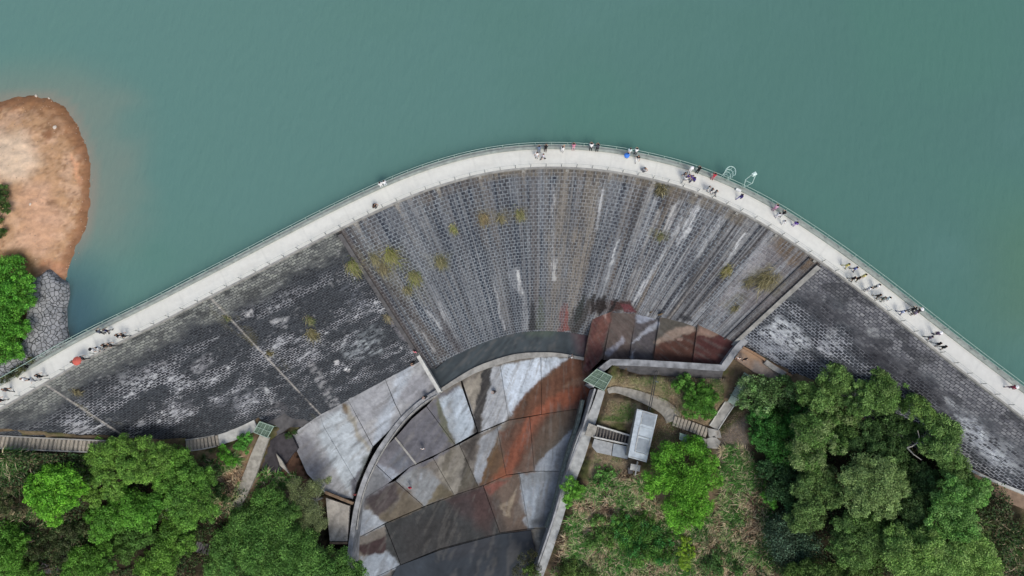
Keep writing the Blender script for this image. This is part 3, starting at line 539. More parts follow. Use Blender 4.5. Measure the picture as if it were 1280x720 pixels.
# ------------------------------------------------------------------ stepped spillway channel
apron = tag(thing('spillway_channel'), 'stepped concrete spillway channel of stained wedge-shaped slabs below the dam', 'spillway channel')
base = (112, 108, 102)
smarks = [
 # left terrace
 ([(404,523),(430,508),(446,548),(466,562),(448,612),(438,618),(415,580),(398,545)], (178,188,194), 4, .85, 1), ([(500,462),(518,450),(511,475),(496,500),(481,556),(466,562),(470,530),(485,500)], (170,180,190), 4, .8, 1),
 ([(360,548),(384,540),(402,575),(415,612),(398,612)], (112,113,120), 6, .7, 1), ([(430,508),(436,506),(444,522),(452,545),(466,562),(460,565),(446,545),(434,520)], (150,145,128), 2, .7, 1), ([(427,505),(434,505),(434,518),(428,516)], (102,84,56), 2, .8, .7),
 ([(436,505),(478,476),(492,500),(478,520),(452,530)], (148,151,156), 6, .6, 1), ([(495,500),(512,475),(540,460),(546,485),(520,505)], (138,140,146), 5, .7, 1),
 # row 1
 ([(533,508),(550,494),(575,482),(570,556),(540,575),(494,601),(440,650),(440,600),(480,545)], (102,103,110), 2, .95, .8), ([(469,580),(478,581),(502,592),(490,601),(480,597)], (144,152,163), 2.5, .8, 1), ([(500,562),(515,580),(505,592),(485,578)], (100,108,118), 4, .5, 1),
 ([(452,575),(470,580),(485,602),(456,625),(446,640)], (112,116,120), 4, .8, 1), ([(455,570),(470,560),(474,572),(458,600),(450,620),(446,610)], (86,94,88), 3, .6, .8),
 ([(545,497),(552,500),(560,530),(569,557),(560,552),(549,530)], (98,101,86), 1.2, .9, .7), ([(549,500),(577,483),(594,525),(592,543),(570,557),(560,530)], (174,187,198), 2, .9, 1),
 ([(576,482),(603,466),(600,487),(594,517)], (152,147,136), 2, .85, 1), ([(603,462),(617,458),(609,500),(601,520),(599,542),(594,542),(592,522),(599,490)], (60,61,62), 1.4, .95, .3), ([(616,458),(625,458),(637,520),(630,527),(600,541),(603,518),(610,495)], (162,168,174), 1.8, .9, 1),
 ([(624,458),(676,446),(677,474),(656,495),(638,521)], (188,200,212), 1.5, .95, 1), ([(676,446),(712,448),(692,463),(677,474)], (186,198,210), 1.5, .95, 1), ([(677,476),(690,464),(712,449),(740,445),(735,470),(744,480),(742,492),(736,510),(677,520),(639,525),(650,500)], (108,74,58), 3, .95, .3),
 ([(690,464),(712,449),(700,466),(660,505),(645,522),(650,500)], (94,79,65), 2.5, .6, .4), ([(704,484),(716,474),(730,471),(729,480),(712,483)], (146,126,110), 2, .8, .8), ([(735,490),(737,509),(690,517),(708,500)], (100,78,80), 2.5, .7, .4),
 ([(744,482),(742,491),(728,498),(700,506),(676,519),(666,523),(677,507),(700,490),(725,483)], (138,89,72), 1.8, .9, .35), ([(676,517),(662,530),(646,560),(633,587),(628,608),(600,620),(606,600),(628,582),(640,555),(655,524)], (125,80,69), 1.8, .85, .35),
 ([(748,443),(748,500),(736,513),(706,533),(684,560),(668,590),(640,604),(612,622),(596,616),(606,590),(628,548),(645,515),(668,485),(694,463),(716,449)], (112,72,54), 7, .35, .3),
 # row 2
 ([(494,601),(520,584),(535,586),(551,603),(540,618),(540,629),(531,633),(512,614)], (126,131,134), 2.5, .9, 1), ([(524,592),(528,592),(528,602),(524,602)], (148,156,164), 1, .5, 1), ([(551,604),(569,619),(545,626),(531,634),(540,618)], (100,94,78), 1.6, .9, .5),
 ([(546,572),(574,556),(581,569),(577,606),(569,619),(562,612),(550,594)], (142,139,130), 1.6, .9, 1), ([(556,565),(566,560),(560,585),(553,590)], (88,86,78), 1.5, .7, .6), ([(581,569),(599,607),(569,619),(577,604)], (90,87,78), 1.5, .9, .5),
 ([(576,556),(598,546),(592,575),(586,572)], (74,72,70), 1.5, .8, .4), ([(600,546),(627,533),(610,575),(599,607),(592,594)], (152,159,166), 1.4, .9, 1), ([(622,546),(634,595),(599,608),(609,577)], (105,85,61), 1.6, .9, .4),
 ([(625,540),(664,521),(652,550),(633,590)], (115,80,67), 2, .85, .3), ([(664,521),(736,508),(722,535),(690,560),(669,584)], (98,92,84), 2, .9, .4), ([(676,517),(662,530),(646,560),(633,587),(638,592),(650,572),(664,540)], (122,80,69), 1.8, .85, .35),
 ([(669,583),(690,561),(720,533),(724,540),(714,560),(712,590),(669,592)], (148,157,166), 1.5, .9, 1), ([(700,560),(722,540),(714,585),(690,589)], (116,121,124), 3, .8, 1), ([(456,624),(494,601),(512,616),(490,634),(470,648)], (68,62,64), 3, .9, .4), ([(494,604),(531,634),(482,656),(470,648),(500,625)], (94,87,74), 3, .8, .4),
 ([(745,442),(748,500),(736,513),(700,536),(676,568),(664,592),(640,606),(618,640),(596,650),(590,618),(606,590),(626,552),(643,516),(668,486),(694,463),(718,447)], (88,68,58), 9, .45, .3),
 ([(744,482),(744,492),(728,500),(703,509),(682,522),(665,547),(650,577),(636,602),(614,622),(602,630),(602,612),(622,590),(640,560),(655,531),(668,512),(690,496),(715,485)], (140,84,64), 4, .6, .35),
 ([(700,505),(703,512),(680,530),(660,565),(645,590),(640,588),(658,552),(678,520)], (84,62,52), 3, .5, .3), ([(655,500),(662,505),(640,545),(622,585),(612,612),(604,610),(618,575),(634,535)], (70,60,52), 4, .45, .3),
 ([(600,480),(612,470),(606,500),(600,545),(588,575),(578,600),(572,598),(582,568),(593,535),(597,500)], (58,56,56), 4, .5, .3), ([(560,500),(566,498),(572,560),(566,600),(556,620),(552,600),(560,560)], (96,92,80), 4, .4, .6),
 ([(520,585),(560,562),(620,535),(636,540),(620,560),(560,585),(520,600)], (80,74,68), 7, .3, .5),  # shade below the step edge, painted as a darker band across the slabs
 # row 3, 4
 ([(448,632),(462,639),(484,655),(456,670),(445,668)], (150,158,166), 1.6, .95, 1), ([(445,684),(482,670),(486,688),(464,695),(452,692)], (62,50,52), 1.6, .95, .4), ([(450,695),(464,694),(486,689),(502,706),(475,722),(456,722)], (140,150,160), 1.6, .95, 1),
 ([(482,655),(531,633),(604,606),(625,665),(664,661),(672,702),(640,730),(475,730),(501,705),(484,688)], (62,65,66), 1.5, .97, .15), ([(560,624),(604,608),(618,640),(595,655),(570,640)], (84,62,62), 8, .7, .15), ([(500,660),(560,640),(580,670),(540,690),(510,700)], (66,62,60), 10, .5, .15),
 ([(604,606),(649,592),(662,661),(625,666)], (100,88,79), 1, .95, .4), ([(604,608),(634,600),(612,620)], (126,83,74), 2, .9, .35), ([(622,632),(632,628),(648,611),(641,630),(637,648),(630,643)], (138,128,112), 1.5, .8, .8), ([(627,634),(634,631),(635,641)], (102,85,70), 1, .8, .5),
 ([(649,592),(708,590),(692,640),(684,660),(660,661)], (126,133,139), 1.4, .95, 1), ([(664,652),(676,638),(690,606),(684,602),(656,612),(652,625)], (148,159,170), 6, .7, 1), ([(660,655),(690,640),(684,660)], (92,96,98), 3, .8, .8), ([(652,650),(662,640),(662,662)], (146,154,161), 1.5, .7, 1),
 ([(664,661),(684,659),(672,703)], (148,143,130), 1.5, .9, 1), ([(675,662),(684,660),(672,703)], (92,96,96), 1.5, .8, 1), ([(640,664),(664,661),(672,703),(655,700)], (76,66,62), 4, .7, .3),
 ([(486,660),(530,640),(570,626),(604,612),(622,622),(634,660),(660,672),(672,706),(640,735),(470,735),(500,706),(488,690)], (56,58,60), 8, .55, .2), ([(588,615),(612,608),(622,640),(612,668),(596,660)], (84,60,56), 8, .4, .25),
 # red slabs beside the toe
 ([(740,400),(748,388),(766,386),(757,428),(745,462),(729,466)], (104,73,70), 2, .95, .4), ([(748,405),(754,390),(766,387),(760,408),(748,428),(740,425)], (122,88,80), 2, .85, .4), ([(755,393),(761,388),(757,400)], (180,159,152), 1, .7, .8), ([(732,455),(740,448),(736,464)], (69,38,40), 1.5, .8, .4),
 ([(766,386),(796,388),(786,450),(752,450)], (96,87,83), 2, .95, .4), ([(757,440),(780,421),(781,428),(760,445)], (148,150,160), 1.4, .85, .9), ([(796,388),(824,396),(816,450),(785,450)], (84,82,85), 1.5, .95, .4),
 ([(795,392),(822,399),(812,402),(797,404)], (148,156,170), 1.5, .8, 1), ([(790,430),(800,417),(823,401),(823,408),(804,420)], (154,160,170), 1.2, .85, 1), ([(787,448),(793,436),(790,450)], (146,154,164), 1, .7, 1),
 ([(824,396),(850,390),(872,402),(865,452),(815,452)], (88,86,80), 2, .95, .4), ([(818,428),(840,411),(866,406),(871,414),(850,421),(822,434)], (146,130,118), 1.8, .9, .8), ([(816,452),(818,433),(832,427),(850,422),(871,413),(865,455)], (88,61,53), 1.6, .92, .35), ([(846,424),(853,422),(853,425),(847,426)], (160,140,130), .8, .7, .8),
 ([(871,420),(875,404),(880,402),(887,404),(900,418),(890,422)], (136,114,102), 1.4, .95, .5), ([(871,420),(890,421),(902,417),(921,430),(902,457),(864,455)], (82,54,52), 1.4, .95, .35), ([(872,432),(900,420),(912,430),(896,438)], (78,46,47), 5, .6, .3),
]
def slab(name, pts, parent, mat=M_slab, th=.7, step=.2, basec=base, marks=smarks, inset=.055, relief=.0, wet=.6):
    "pts: (px, py, z) outline; a flat-ish slab cut fine enough to carry its stains and painted shade"
    P = [Vector(U(*p)) for p in pts]; c = sum(P, Vector()) / len(P)
    P = [p + (Vector((c.x - p.x, c.y - p.y, 0)).normalized() * inset) for p in P]
    # best plane through the corners
    A_ = np.array([[p.x, p.y, 1] for p in P]); sol = np.linalg.lstsq(A_, np.array([p.z for p in P]), rcond=None)[0]
    bm = bmesh.new(); vs = [bm.verts.new((p.x, p.y, 0)) for p in P]; f = bm.faces.new(vs)
    if f.normal.z < 0: f.normal_flip()
    bm.normal_update()
    xs = [p.x for p in P]; ys = [p.y for p in P]
    for a, b_, ax in ((min(xs), max(xs), 0), (min(ys), max(ys), 1)):
        for t in np.arange(a + step * .5, b_, step):
            bmesh.ops.bisect_plane(bm, geom=bm.verts[:] + bm.edges[:] + bm.faces[:], dist=1e-5, plane_co=(t, 0, 0) if ax == 0 else (0, t, 0), plane_no=(1, 0, 0) if ax == 0 else (0, 1, 0))
    for f in bm.faces:
        f.normal_update()
        if f.normal.z < 0: f.normal_flip()
    edges = [e for e in bm.edges if e.is_boundary]; r = bmesh.ops.extrude_edge_only(bm, edges=edges); lows = [g for g in r['geom'] if isinstance(g, bmesh.types.BMVert)]; ls = set(lows)
    for v in bm.verts: v.co.z = sol[0] * v.co.x + sol[1] * v.co.y + sol[2] - (th if v in ls else 0)
    me = bpy.data.meshes.new(name); bm.to_mesh(me); bm.free()
    co = np.empty(len(me.vertices) * 3, np.float32); me.vertices.foreach_get('co', co); co = co.reshape(-1, 3).astype(float)
    px, py = proj(co[:, 0], co[:, 1], co[:, 2]); n = len(co)
    g = fbm(co[:, 0] * .5, co[:, 1] * .5, 5) ; c0 = np.tile(lin(basec), (n, 1)) * (.85 + .3 * g)[:, None]
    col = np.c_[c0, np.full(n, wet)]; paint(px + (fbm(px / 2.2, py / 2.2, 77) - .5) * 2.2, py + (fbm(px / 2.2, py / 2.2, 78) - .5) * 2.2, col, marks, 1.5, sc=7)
    # grime that runs down the fall of the channel
    ang = np.arctan2(py - 330, px - 700); rr = np.hypot(px - 700, py - 330)
    w1 = fbm(ang * 46, rr / 42, 14, 4); col[:, :3] *= (1 + (w1 - .5) * .7)[:, None]
    w3 = fbm(ang * 95 + fbm(px / 30, py / 30, 8) * 3, rr / 30, 24, 3); lum = col[:, :3].mean(1); md = ss(.58, .72, w3) * ss(.12, .4, lum) * .42; col[:, :3] = blend(col[:, :3], md, lin((84, 82, 78))); ml = ss(.60, .72, fbm(ang * 80 + 9, rr / 26, 34, 3)) * .35; col[:, :3] = blend(col[:, :3], ml, lin((140, 138, 134)) * (.4 + .6 * np.clip(lum / .35, 0, 1))[:, None])
    blot = ss(.52, .68, fbm(px / 7, py / 7, 44, 5)) * .35; col[:, :3] = blend(col[:, :3], blot, col[:, :3] * .6)
    w2 = fbm(px / 2.5, py / 2.5, 15, 3); col[:, :3] *= (1 + (w2 - .5) * .28)[:, None]
    col[:, :3] *= (.78 + .22 * np.clip(col[:, 3] * 1.6, 0, 1))[:, None]; col[:, :3] = np.clip(col[:, :3], 0, .85)
    a = me.color_attributes.new('paint', 'FLOAT_COLOR', 'POINT'); a.data.foreach_set('color', col.astype(np.float32).ravel()); me.materials.append(mat)
    return link(bpy.data.objects.new(name, me), parent)
LT = -24.2
for pts in [  # left terrace
    [(362,544,LT),(400,518,LT),(404,532,-24.4),(446,604,-25),(441,624,-25.1),(408,618,-25.1),(383,592,-24.6)],
    [(400,518,LT),(433,496,LT),(466,558,-25),(449,598,-25),(446,604,-25),(404,532,-24.4)],
    [(433,496,LT),(479,468,LT),(493,503,-24.7),(503,523,-25),(466,558,-25)],
    [(479,468,LT),(524,436,LT),(549,488,-25),(520,510,-25),(503,523,-25),(493,503,-24.7)]]: slab('terrace_slab', pts, apron, basec=(156, 159, 162), wet=.9)
R1a, R1b, R2a, R2b, R3a, R3b, R4a, R4b = -27, -28, -28.35, -29.4, -29.8, -30.8, -31.1, -31.4
def rows(top, bot, za, zb, js): 
    for i in range(len(js) - 1):
        (a, b_), (c_, d_) = js[i], js[i + 1]; slab('apron_slab', [(*a, za)] + [(*p, za) for p in top if a[0] + 2 < p[0] < c_[0] - 2] + [(*c_, za), (*d_, zb)] + [(*p, zb) for p in reversed(bot) if b_[0] + 2 < p[0] < d_[0] - 2] + [(*b_, zb)], apron)
lip = [(550,486),(575,471),(600,459),(640,446),(670,442),(700,443),(735,449)]; lipc = lip
arcB = [(452,625),(484,605),(512,584),(550,566),(599,541),(636,525),(677,518),(735,509)]
arcC = [(445,674),(482,654),(531,633),(565,620),(604,607),(632,594),(667,589),(712,589)]
arcD = [(460,724),(475,719),(501,706),(550,686),(624,666),(662,661),(686,659)]
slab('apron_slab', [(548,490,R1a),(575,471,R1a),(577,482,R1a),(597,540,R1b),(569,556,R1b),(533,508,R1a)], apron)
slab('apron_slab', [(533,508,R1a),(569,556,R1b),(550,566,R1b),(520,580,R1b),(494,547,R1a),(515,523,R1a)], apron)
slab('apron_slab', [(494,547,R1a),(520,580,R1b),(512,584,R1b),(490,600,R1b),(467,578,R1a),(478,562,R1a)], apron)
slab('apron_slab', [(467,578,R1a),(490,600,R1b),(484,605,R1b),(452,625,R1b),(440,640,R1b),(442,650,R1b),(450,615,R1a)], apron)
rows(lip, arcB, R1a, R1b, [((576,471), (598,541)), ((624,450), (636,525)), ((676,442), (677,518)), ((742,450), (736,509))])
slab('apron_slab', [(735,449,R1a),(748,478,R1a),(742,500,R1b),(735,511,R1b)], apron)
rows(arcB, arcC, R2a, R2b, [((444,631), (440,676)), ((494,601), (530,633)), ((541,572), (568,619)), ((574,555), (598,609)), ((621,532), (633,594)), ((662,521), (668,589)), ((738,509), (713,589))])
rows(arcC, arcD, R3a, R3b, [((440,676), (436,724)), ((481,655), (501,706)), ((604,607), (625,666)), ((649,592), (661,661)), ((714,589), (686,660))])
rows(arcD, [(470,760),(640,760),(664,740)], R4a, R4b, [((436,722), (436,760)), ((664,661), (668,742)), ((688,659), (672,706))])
# red stained slabs beside the toe
for pts in [[(734,419,-26.2),(745,384,-21),(767,382,-20.8),(754,448,-24),(735,466,-26.2),(728,461,-26.2)], [(767,382,-20.6),(796,384,-20),(786,452,-22),(754,450,-23.8)], [(796,384,-19.8),(825,392,-19.2),(816,452,-20.6),(786,452,-21.8)],
            [(825,392,-18.8),(847,386,-17.6),(873,398,-16.9),(865,456,-18.2),(816,454,-20.2)], [(873,398,-16.5),(884,398,-16.2),(924,426,-15.6),(903,460,-16.6),(865,456,-17.9)]]: slab('stained_slab', pts, apron, basec=(98, 84, 78))
b = MB(); b.prism([(p[0], p[1], -33.0) for p in AP], 3); b.build('channel_bed', M_concd, apron)
def strip(name, pts, w, th, mat, parent, fw=None, n=6):
    "wall or kerb that follows a centre line of (px, py, z of its top)"
    P, _ = resample(catmull(np.array([U(*p) for p in pts]), n) if len(pts) > 2 and n > 1 else np.array([U(*p) for p in pts]), .6); b = MB(); k = len(P)
    t = np.gradient(P[:, :2], axis=0); t /= np.linalg.norm(t, axis=1)[:, None]; nrm = np.c_[-t[:, 1], t[:, 0]]; v = []
    for i in range(k):
        wa = fw(i / (k - 1)) if fw else w
        for sgn, dz in ((1, 0), (-1, 0), (-1, -th), (1, -th)): v.append((P[i, 0] + nrm[i, 0] * sgn * wa / 2, P[i, 1] + nrm[i, 1] * sgn * wa / 2, P[i, 2] + dz))
    f = [(i * 4 + j, i * 4 + 4 + j, i * 4 + 4 + (j + 1) % 4, i * 4 + (j + 1) % 4) for i in range(k - 1) for j in range(4)] + [(3, 2, 1, 0), tuple((k - 1) * 4 + j for j in range(4))]
    b.add(v, f); o = b.build(name, mat, parent); bmn = bmesh.new(); bmn.from_mesh(o.data); bmesh.ops.recalc_face_normals(bmn, faces=bmn.faces); bmn.to_mesh(o.data); bmn.free(); return o
M_streak = mat_plain('weathered_concrete', (142, 145, 148), .85, .45, .9); M_beam = mat_plain('brown_beam', (122, 104, 86), .8, .3, 2)
strip('basin_lip', [(549,489,-26.2),(575,473,-26.2),(600,460,-26.2),(640,447,-26.2),(670,443.5,-26.2),(700,443.5,-26.2),(733,449,-26.2)], .72, 1.4, M_conc, apron, lambda t: .45 + .5 * math.sin(math.pi * min(1, t * 1.15)))
strip('raised_joint', [(494,547,-26.88),(520,580,-27.85)], .3, .3, M_conc, apron, n=1)
w = tag(strip('curved_training_wall', [(548,489,-24.3),(535,497,-24.4),(520,508,-24.5),(502,525,-24.6),(484,548,-24.7),(468,573,-24.8),(455,602,-24.9),(446,632,-25),(441,662,-25.1),(437,695,-25.2),(435,740,-25.4)], .75, 7, M_streak, None), 'curved weathered concrete wall between the left terrace and the stepped channel', 'retaining wall')
w2 = tag(strip('curved_kerb', [(546,494,-24.1),(534,501,-24.2),(520,512,-24.3),(503,529,-24.4),(487,551,-24.5),(472,576,-24.6),(459,604,-24.7),(450,634,-24.8),(446,662,-24.9)], .14, .35, M_conc, None), 'narrow pale kerb along the inner edge of the curved wall', 'kerb')
w2.location.z = .0
tag(strip('dividing_wall', [(518,437,-22.6),(549.5,490,-23.9)], .55, 6, M_concl, None, n=1), 'short straight pale concrete wall running from the foot of the dam to the dark pool', 'wall')
# training wall that bends round the red slabs, with a sloping outer side
bw = [(937,420,-14.2),(921,436,-14.6),(904,460,-15.3),(850,456.5,-16.8),(800,453.5,-18.6),(764,452.5,-20.2),(752,462,-20.7),(739,482,-21.2)]
tw = tag(thing('training_wall'), 'thick light grey concrete wall bending round the rust-red slabs', 'retaining wall')
strip('wall_top', bw, .95, 9, M_streak, tw, n=1)
b = MB(); v = []
outer = [(904,460,-15.4),(850,456.5,-16.9),(800,453.5,-18.7),(768,452.5,-20.2)]
P = [Vector(U(*p)) for p in outer]; v = [(p.x, p.y - .45, p.z) for p in P] + [(p.x + .1, p.y - 1.65 + (.9 if i == 3 else 0), p.z - 1.6) for i, p in enumerate(P)] + [(p.x + .1, p.y - 1.65+ (.9 if i == 3 else 0), p.z - 5) for i, p in enumerate(P)]
b.add(v, [(i, i + 1, i + 5, i + 4) for i in range(3)] + [(4 + i, 5 + i, 9 + i, 8 + i) for i in range(3)]); b.build('battered_side', M_concd, tw)
# walkway along the right side of the channel
rw = tag(thing('channel_side_path'), 'light grey concrete path along the right side of the stepped channel', 'path wall')
strip('wall', [(752,488,-21.5),(743,515,-22),(731,545,-22.8),(721,575,-23.8),(712,603,-24.6),(701,640,-25.5),(690,675,-26.4),(677,712,-27.2),(668,735,-27.6)], 1.7, 7, mat_plain('path_concrete', (158,162,162), .85, .28, 1.4), rw, lambda t: 1.15 + .9 * math.sin(math.pi * min(1, t * 1.6)) ** 2 if t < .62 else 1.2)
strip('kerb', [(744,486,-21.3),(735,515,-21.8),(726,545,-22.6),(715,575,-23.6),(705,603,-24.4),(693,645,-25.3),(682,678,-26.2),(670,712,-27.)], .28, 7, M_streak, rw)
strip('weir_ledge', [(729,500,-25),(722,530,-26),(712,560,-26.6),(703,592,-27.2),(692,636,-28),(683,660,-28.6)], .5, 5, mat_plain('mossy_ledge', (112,122,116), .9, .4, 2.5), rw)
# still water in the basin at the foot of the dam
pl = [(520,444),(545,461),(560,448),(580,439),(600,429),(632,416),(662,412),(701,411),(742,416),(735,450),(700,444),(670,444),(640,447),(600,460),(575,473),(549,489),(540,470)]
pw = slab('basin_water', [(x, y, -26.5) for x, y in pl], None, M_pool, .5, .4, (68, 76, 80), [([(715,410),(745,415),(735,452),(722,440)], (96,66,70), 8, .6), ([(655,412),(700,410),(690,420),(660,420)], (84,96,84), 5, .6)], 0)
tag(pw, kind='structure')
bc = [(540,461),(560,452)]
lw = slab('channel_water', [(x, y, -30.95) for x, y in [(497,708),(550,688),(624,668),(664,663),(671,704),(668,760),(470,760)]], None, M_pool, .3, .4, (54, 60, 66), [([(560,668),(620,668),(620,690),(560,700)], (62,64,68), 6, .6)], 0); tag(lw, kind='structure')
# lower platform and beam on the left
lp = tag(thing('drain_platform'), 'pale rectangular concrete platform beside the curved wall, below a brown beam', 'platform')
slab('slab', [(407,622,-24.7),(437,632,-24.8),(434,677,-25),(412,677,-25)], lp, basec=(176, 172, 164), marks=[([(424,628),(437,632),(434,677),(422,677)], (150,146,138), 1, .6)], wet=1)
strip('beam', [(406,615.5,-24.2),(441,629.5,-24.4)], .42, .6, M_beam, lp, n=1); strip('beam', [(412,679,-24.9),(434,679,-24.9)], .3, .8, M_beam, lp, n=1)
# ------------------------------------------------------------------ works beside the channel
M_tread = mat_plain('stone_tread', (158, 152, 140), .9, .25, 3); M_pale = mat_plain('worn_concrete', (150, 148, 140), .9, .3, 1.6); M_brown = mat_plain('brown_concrete', (138, 118, 100), .9, .25, 1.4)
M_dkpipe = mat_plain('dark_pipe', (52, 54, 56), .6, .2, 4, 0); M_bar = mat_plain('dim_bar', (112, 108, 102), .9, .3, 4)
M_green = mat_plain('pale_green_metal', (150, 172, 158), .6, .2, 3); M_greenp = mat_plain('green_mesh_panel', (92, 112, 98), .8, .3, 6); M_roof = mat_plain('pale_roof_sheet', (176, 188, 196), .5, .18, 1.5); M_roofd = mat_plain('bluish_roof_patch', (140, 150, 158), .6, .15, 2)
def flat_path(name, pts, w, mat, label, cat, th=.5, lift=.15, fw=None, kerb=None):
    "path on the ground: (px, py), height from the ground"
    P3 = []
    for p in pts:
        z = -15.0
        for _ in range(6): x, y, _z = U(p[0], p[1], z); z = float(gz(x, y)[0]) + lift if len(p) < 3 else p[2]
        P3.append((p[0], p[1], z))
    t = tag(thing(name, U(*P3[0])), label, cat); t.location = (0, 0, 0)
    strip('paving', P3, w, th, mat, t, fw)
    if kerb:
        for sgn in (-1, 1):
            Q = np.array([U(*p) for p in P3]); d = np.gradient(Q[:, :2], axis=0); d /= np.linalg.norm(d, axis=1)[:, None]; q = Q.copy(); q[:, 0] -= d[:, 1] * sgn * w / 2; q[:, 1] += d[:, 0] * sgn * w / 2; q[:, 2] += .12
            strip('kerb', [(*proj(*r_), r_[2]) for r_ in q], .14, .5, kerb, t)
    return t
def stairway(name, pts, w, nst, label, mat, fill=.72, kerb=None, dropk=.12):
    "pts: (px, py, z); nst treads laid across the line"
    Q = np.array([U(*p) for p in pts]); Pp, _ = resample(catmull(Q, 8) if len(Q) > 2 else Q, .1); t = tag(thing(name), label, 'stairway')
    L = len(Pp); d = np.gradient(Pp[:, :2], axis=0); d /= np.linalg.norm(d, axis=1)[:, None]; ln = L * .1 / nst
    for i in range(nst):
        k = min(L - 1, int((i + .5) * L / nst)); b = MB(); b.box((0, 0, -.5), ln * fill, w * random.uniform(.97, 1.02), .5 + random.uniform(-.01, .01)); o = b.build('tread', mat, t); o.location = Pp[k]; o.rotation_euler = (0, 0, math.atan2(d[k, 1], d[k, 0]) + random.uniform(-.02, .02))
    strip('bed', [(*proj(*r_), r_[2] - .17) for r_ in Pp[::8]], w * 1.02, .6, M_concd, t, n=1)
    if kerb:
        for sgn in (-1, 1):
            q = Pp[::8].copy(); dd_ = d[::8]; q[:, 0] -= dd_[:, 1] * sgn * (w / 2 + .09); q[:, 1] += dd_[:, 0] * sgn * (w / 2 + .09); q[:, 2] += dropk; strip('kerb', [(*proj(*r_), r_[2]) for r_ in q], .16, .7, kerb, t, n=1)
    return t
# left side
stairway('stone_stairway', [(-40,550,-.6),(0,552.5,-3.0),(50,555,-5.6),(110,557.5,-8.4),(150,558.5,-11.2)], 1.35, 36, 'long stone stairway going down along the left foot of the dam', M_tread, kerb=M_conc)
stairway('stone_stairway', [(232,557,-16.7),(252,554.5,-17.8),(273,550,-18.6)], 1.45, 9, 'short stone stairway between the bright green trees and the small green grille on the left', M_tread, kerb=M_conc)
flat_path('concrete_path', [(271,550.5,-18.7),(295,542.5,-19.1),(320,531,-19.2)], 1.6, M_concl, 'pale concrete path between the short stairway and the left green grille', 'path')
flat_path('concrete_path', [(331,544,-19.1),(322,566,-19.6),(314,588,-20.2),(305,610,-20.8),(294,635,-21.5)], 1.75, M_pale, 'light grey concrete path running down from the left green grille', 'path', fw=lambda t: 1.45 + .35 * math.sin(t * 3.1))
def grille(label, q, zt, nx, ny, floor=True):
    "fenced inspection platform: floor, frame and mesh panels"
    P = [Vector(U(x, y, zt)) for x, y in q]; t = tag(thing('grille_platform'), label, 'grille'); b = MB(); b.prism([(p.x, p.y, p.z - .12) for p in P], .12); b.build('panel', M_greenp, t)
    b = MB()
    for i in range(4): b.tube([P[i], P[(i + 1) % 4]], .07, 6)
    b.build('frame', M_green, t); b = MB()
    for k in range(1, nx): f = k / nx; b.tube([P[0].lerp(P[1], f), P[3].lerp(P[2], f)], .05 if k * 2 == nx else .022, 5)
    for k in range(1, ny): f = k / ny; b.tube([P[0].lerp(P[3], f), P[1].lerp(P[2], f)], .05 if k * 2 == ny else .022, 5)
    b.build('bars', M_green, t)
    for p in P: b = MB(); b.tube([(p.x, p.y, p.z - 1.2), (p.x, p.y, p.z)], .05, 6); b.build('leg', M_green, t)
    return t
grille('pale green framed metal grille beside the left concrete path at the foot of the dam', [(317,540),(324.5,527),(342,533),(334,547)], -18, 2, 4)
grille('pale green metal grille on the bend of the grey wall by the red slabs', [(730,475.5),(746,461.5),(765,470.5),(755,488)], -20, 4, 4)
# splayed grey concrete chute below the left face
b = MB(); ap_ = U(350, 508, -20.2); P = [U(*p) for p in [(331,522,-20.4),(335,530,-20.8),(345,548,-22.5),(357,538,-22.8),(362,534,-22.6),(378,534,-24.0),(386,527,-24.1)]]
for i in range(len(P) - 1): b.add([ap_, P[i], P[i + 1], (P[i + 1][0], P[i + 1][1], P[i + 1][2] - 2), (P[i][0], P[i][1], P[i][2] - 2)], [(0, 1, 2), (1, 4, 3, 2)])
tag(b.build('concrete_splay', M_concd), 'small fan-shaped grey concrete apron at the foot of the dam beside the left green grille', 'concrete apron')
M_pit = mat_plain('dark_wet_rock', (58, 56, 60), .8, .4, 1.5); M_pitb = mat_plain('brown_pit_soil', (92, 70, 60), .9, .3, 1.5)
b = MB(); b.prism([U(*p) for p in [(336,552,-21.6),(346,545,-22.3),(358,540,-22.6),(366,548,-23.2),(372,560,-23.6),(350,590,-23.3),(325,592,-22.3)]], 2); tag(b.build('rock_ledge', M_pit), 'dark wet rock ledge between the left concrete path and the brown pit', 'rock')
b = MB(); b.prism([U(*p) for p in [(345,567,-22.2),(352,575,-22.2),(362,593,-22.6),(350,582,-22.4)]], .4); tag(b.build('broken_slab', M_pale), 'narrow broken piece of pale concrete lying beside the brown pit', 'broken slab')
# small timber-like stair in the gap between the lower left trees
stairway('grey_stairway', [(244,683,-23.2),(252,685,-23.5),(262,687,-23.8)], 1.5, 6, 'small dark stairway seen in the gap between the lower left trees', mat_plain('dim_tread', (96, 94, 98), .9, .2, 3), fill=.6)
stairway('grey_stairway', [(50,708,-17),(58,711,-17.3),(72,713,-17.8)], 1.2, 7, 'small dark stairway under the trees near the lower left corner', bpy.data.materials['dim_tread'], fill=.6)
# right side
M_orange = mat_painted('stained_platform', .2, 1.6, .85, .5, .02)
op = tag(thing('stained_platform'), 'orange-brown stained concrete platform at the foot of the dam by the grey wall', 'platform')
slab('slab', [(918,448,-14.6),(928,433,-14.6),(945,443,-14.4),(962,458,-14.3),(985,470,-14.2),(975,478,-14.3),(943,466,-14.5)], op, basec=(142, 122, 106), marks=[([(944,452),(990,468),(975,480),(938,466)], (118,116,114), 4, .7), ([(928,437),(945,442),(950,452),(930,446)], (152,124,96), 3, .6)], wet=1)
strip('kerb', [(929,434,-14.25),(945,442.5,-14.1),(960,452,-14),(990,470,-13.9)], .3, .5, mat_plain('orange_kerb', (150, 122, 98), .9, .25, 2), op, n=1)
strip('kerb', [(957,452,-13.8),(968,460,-13.7),(982,468,-13.6)], .7, .5, M_conc, op, n=1)
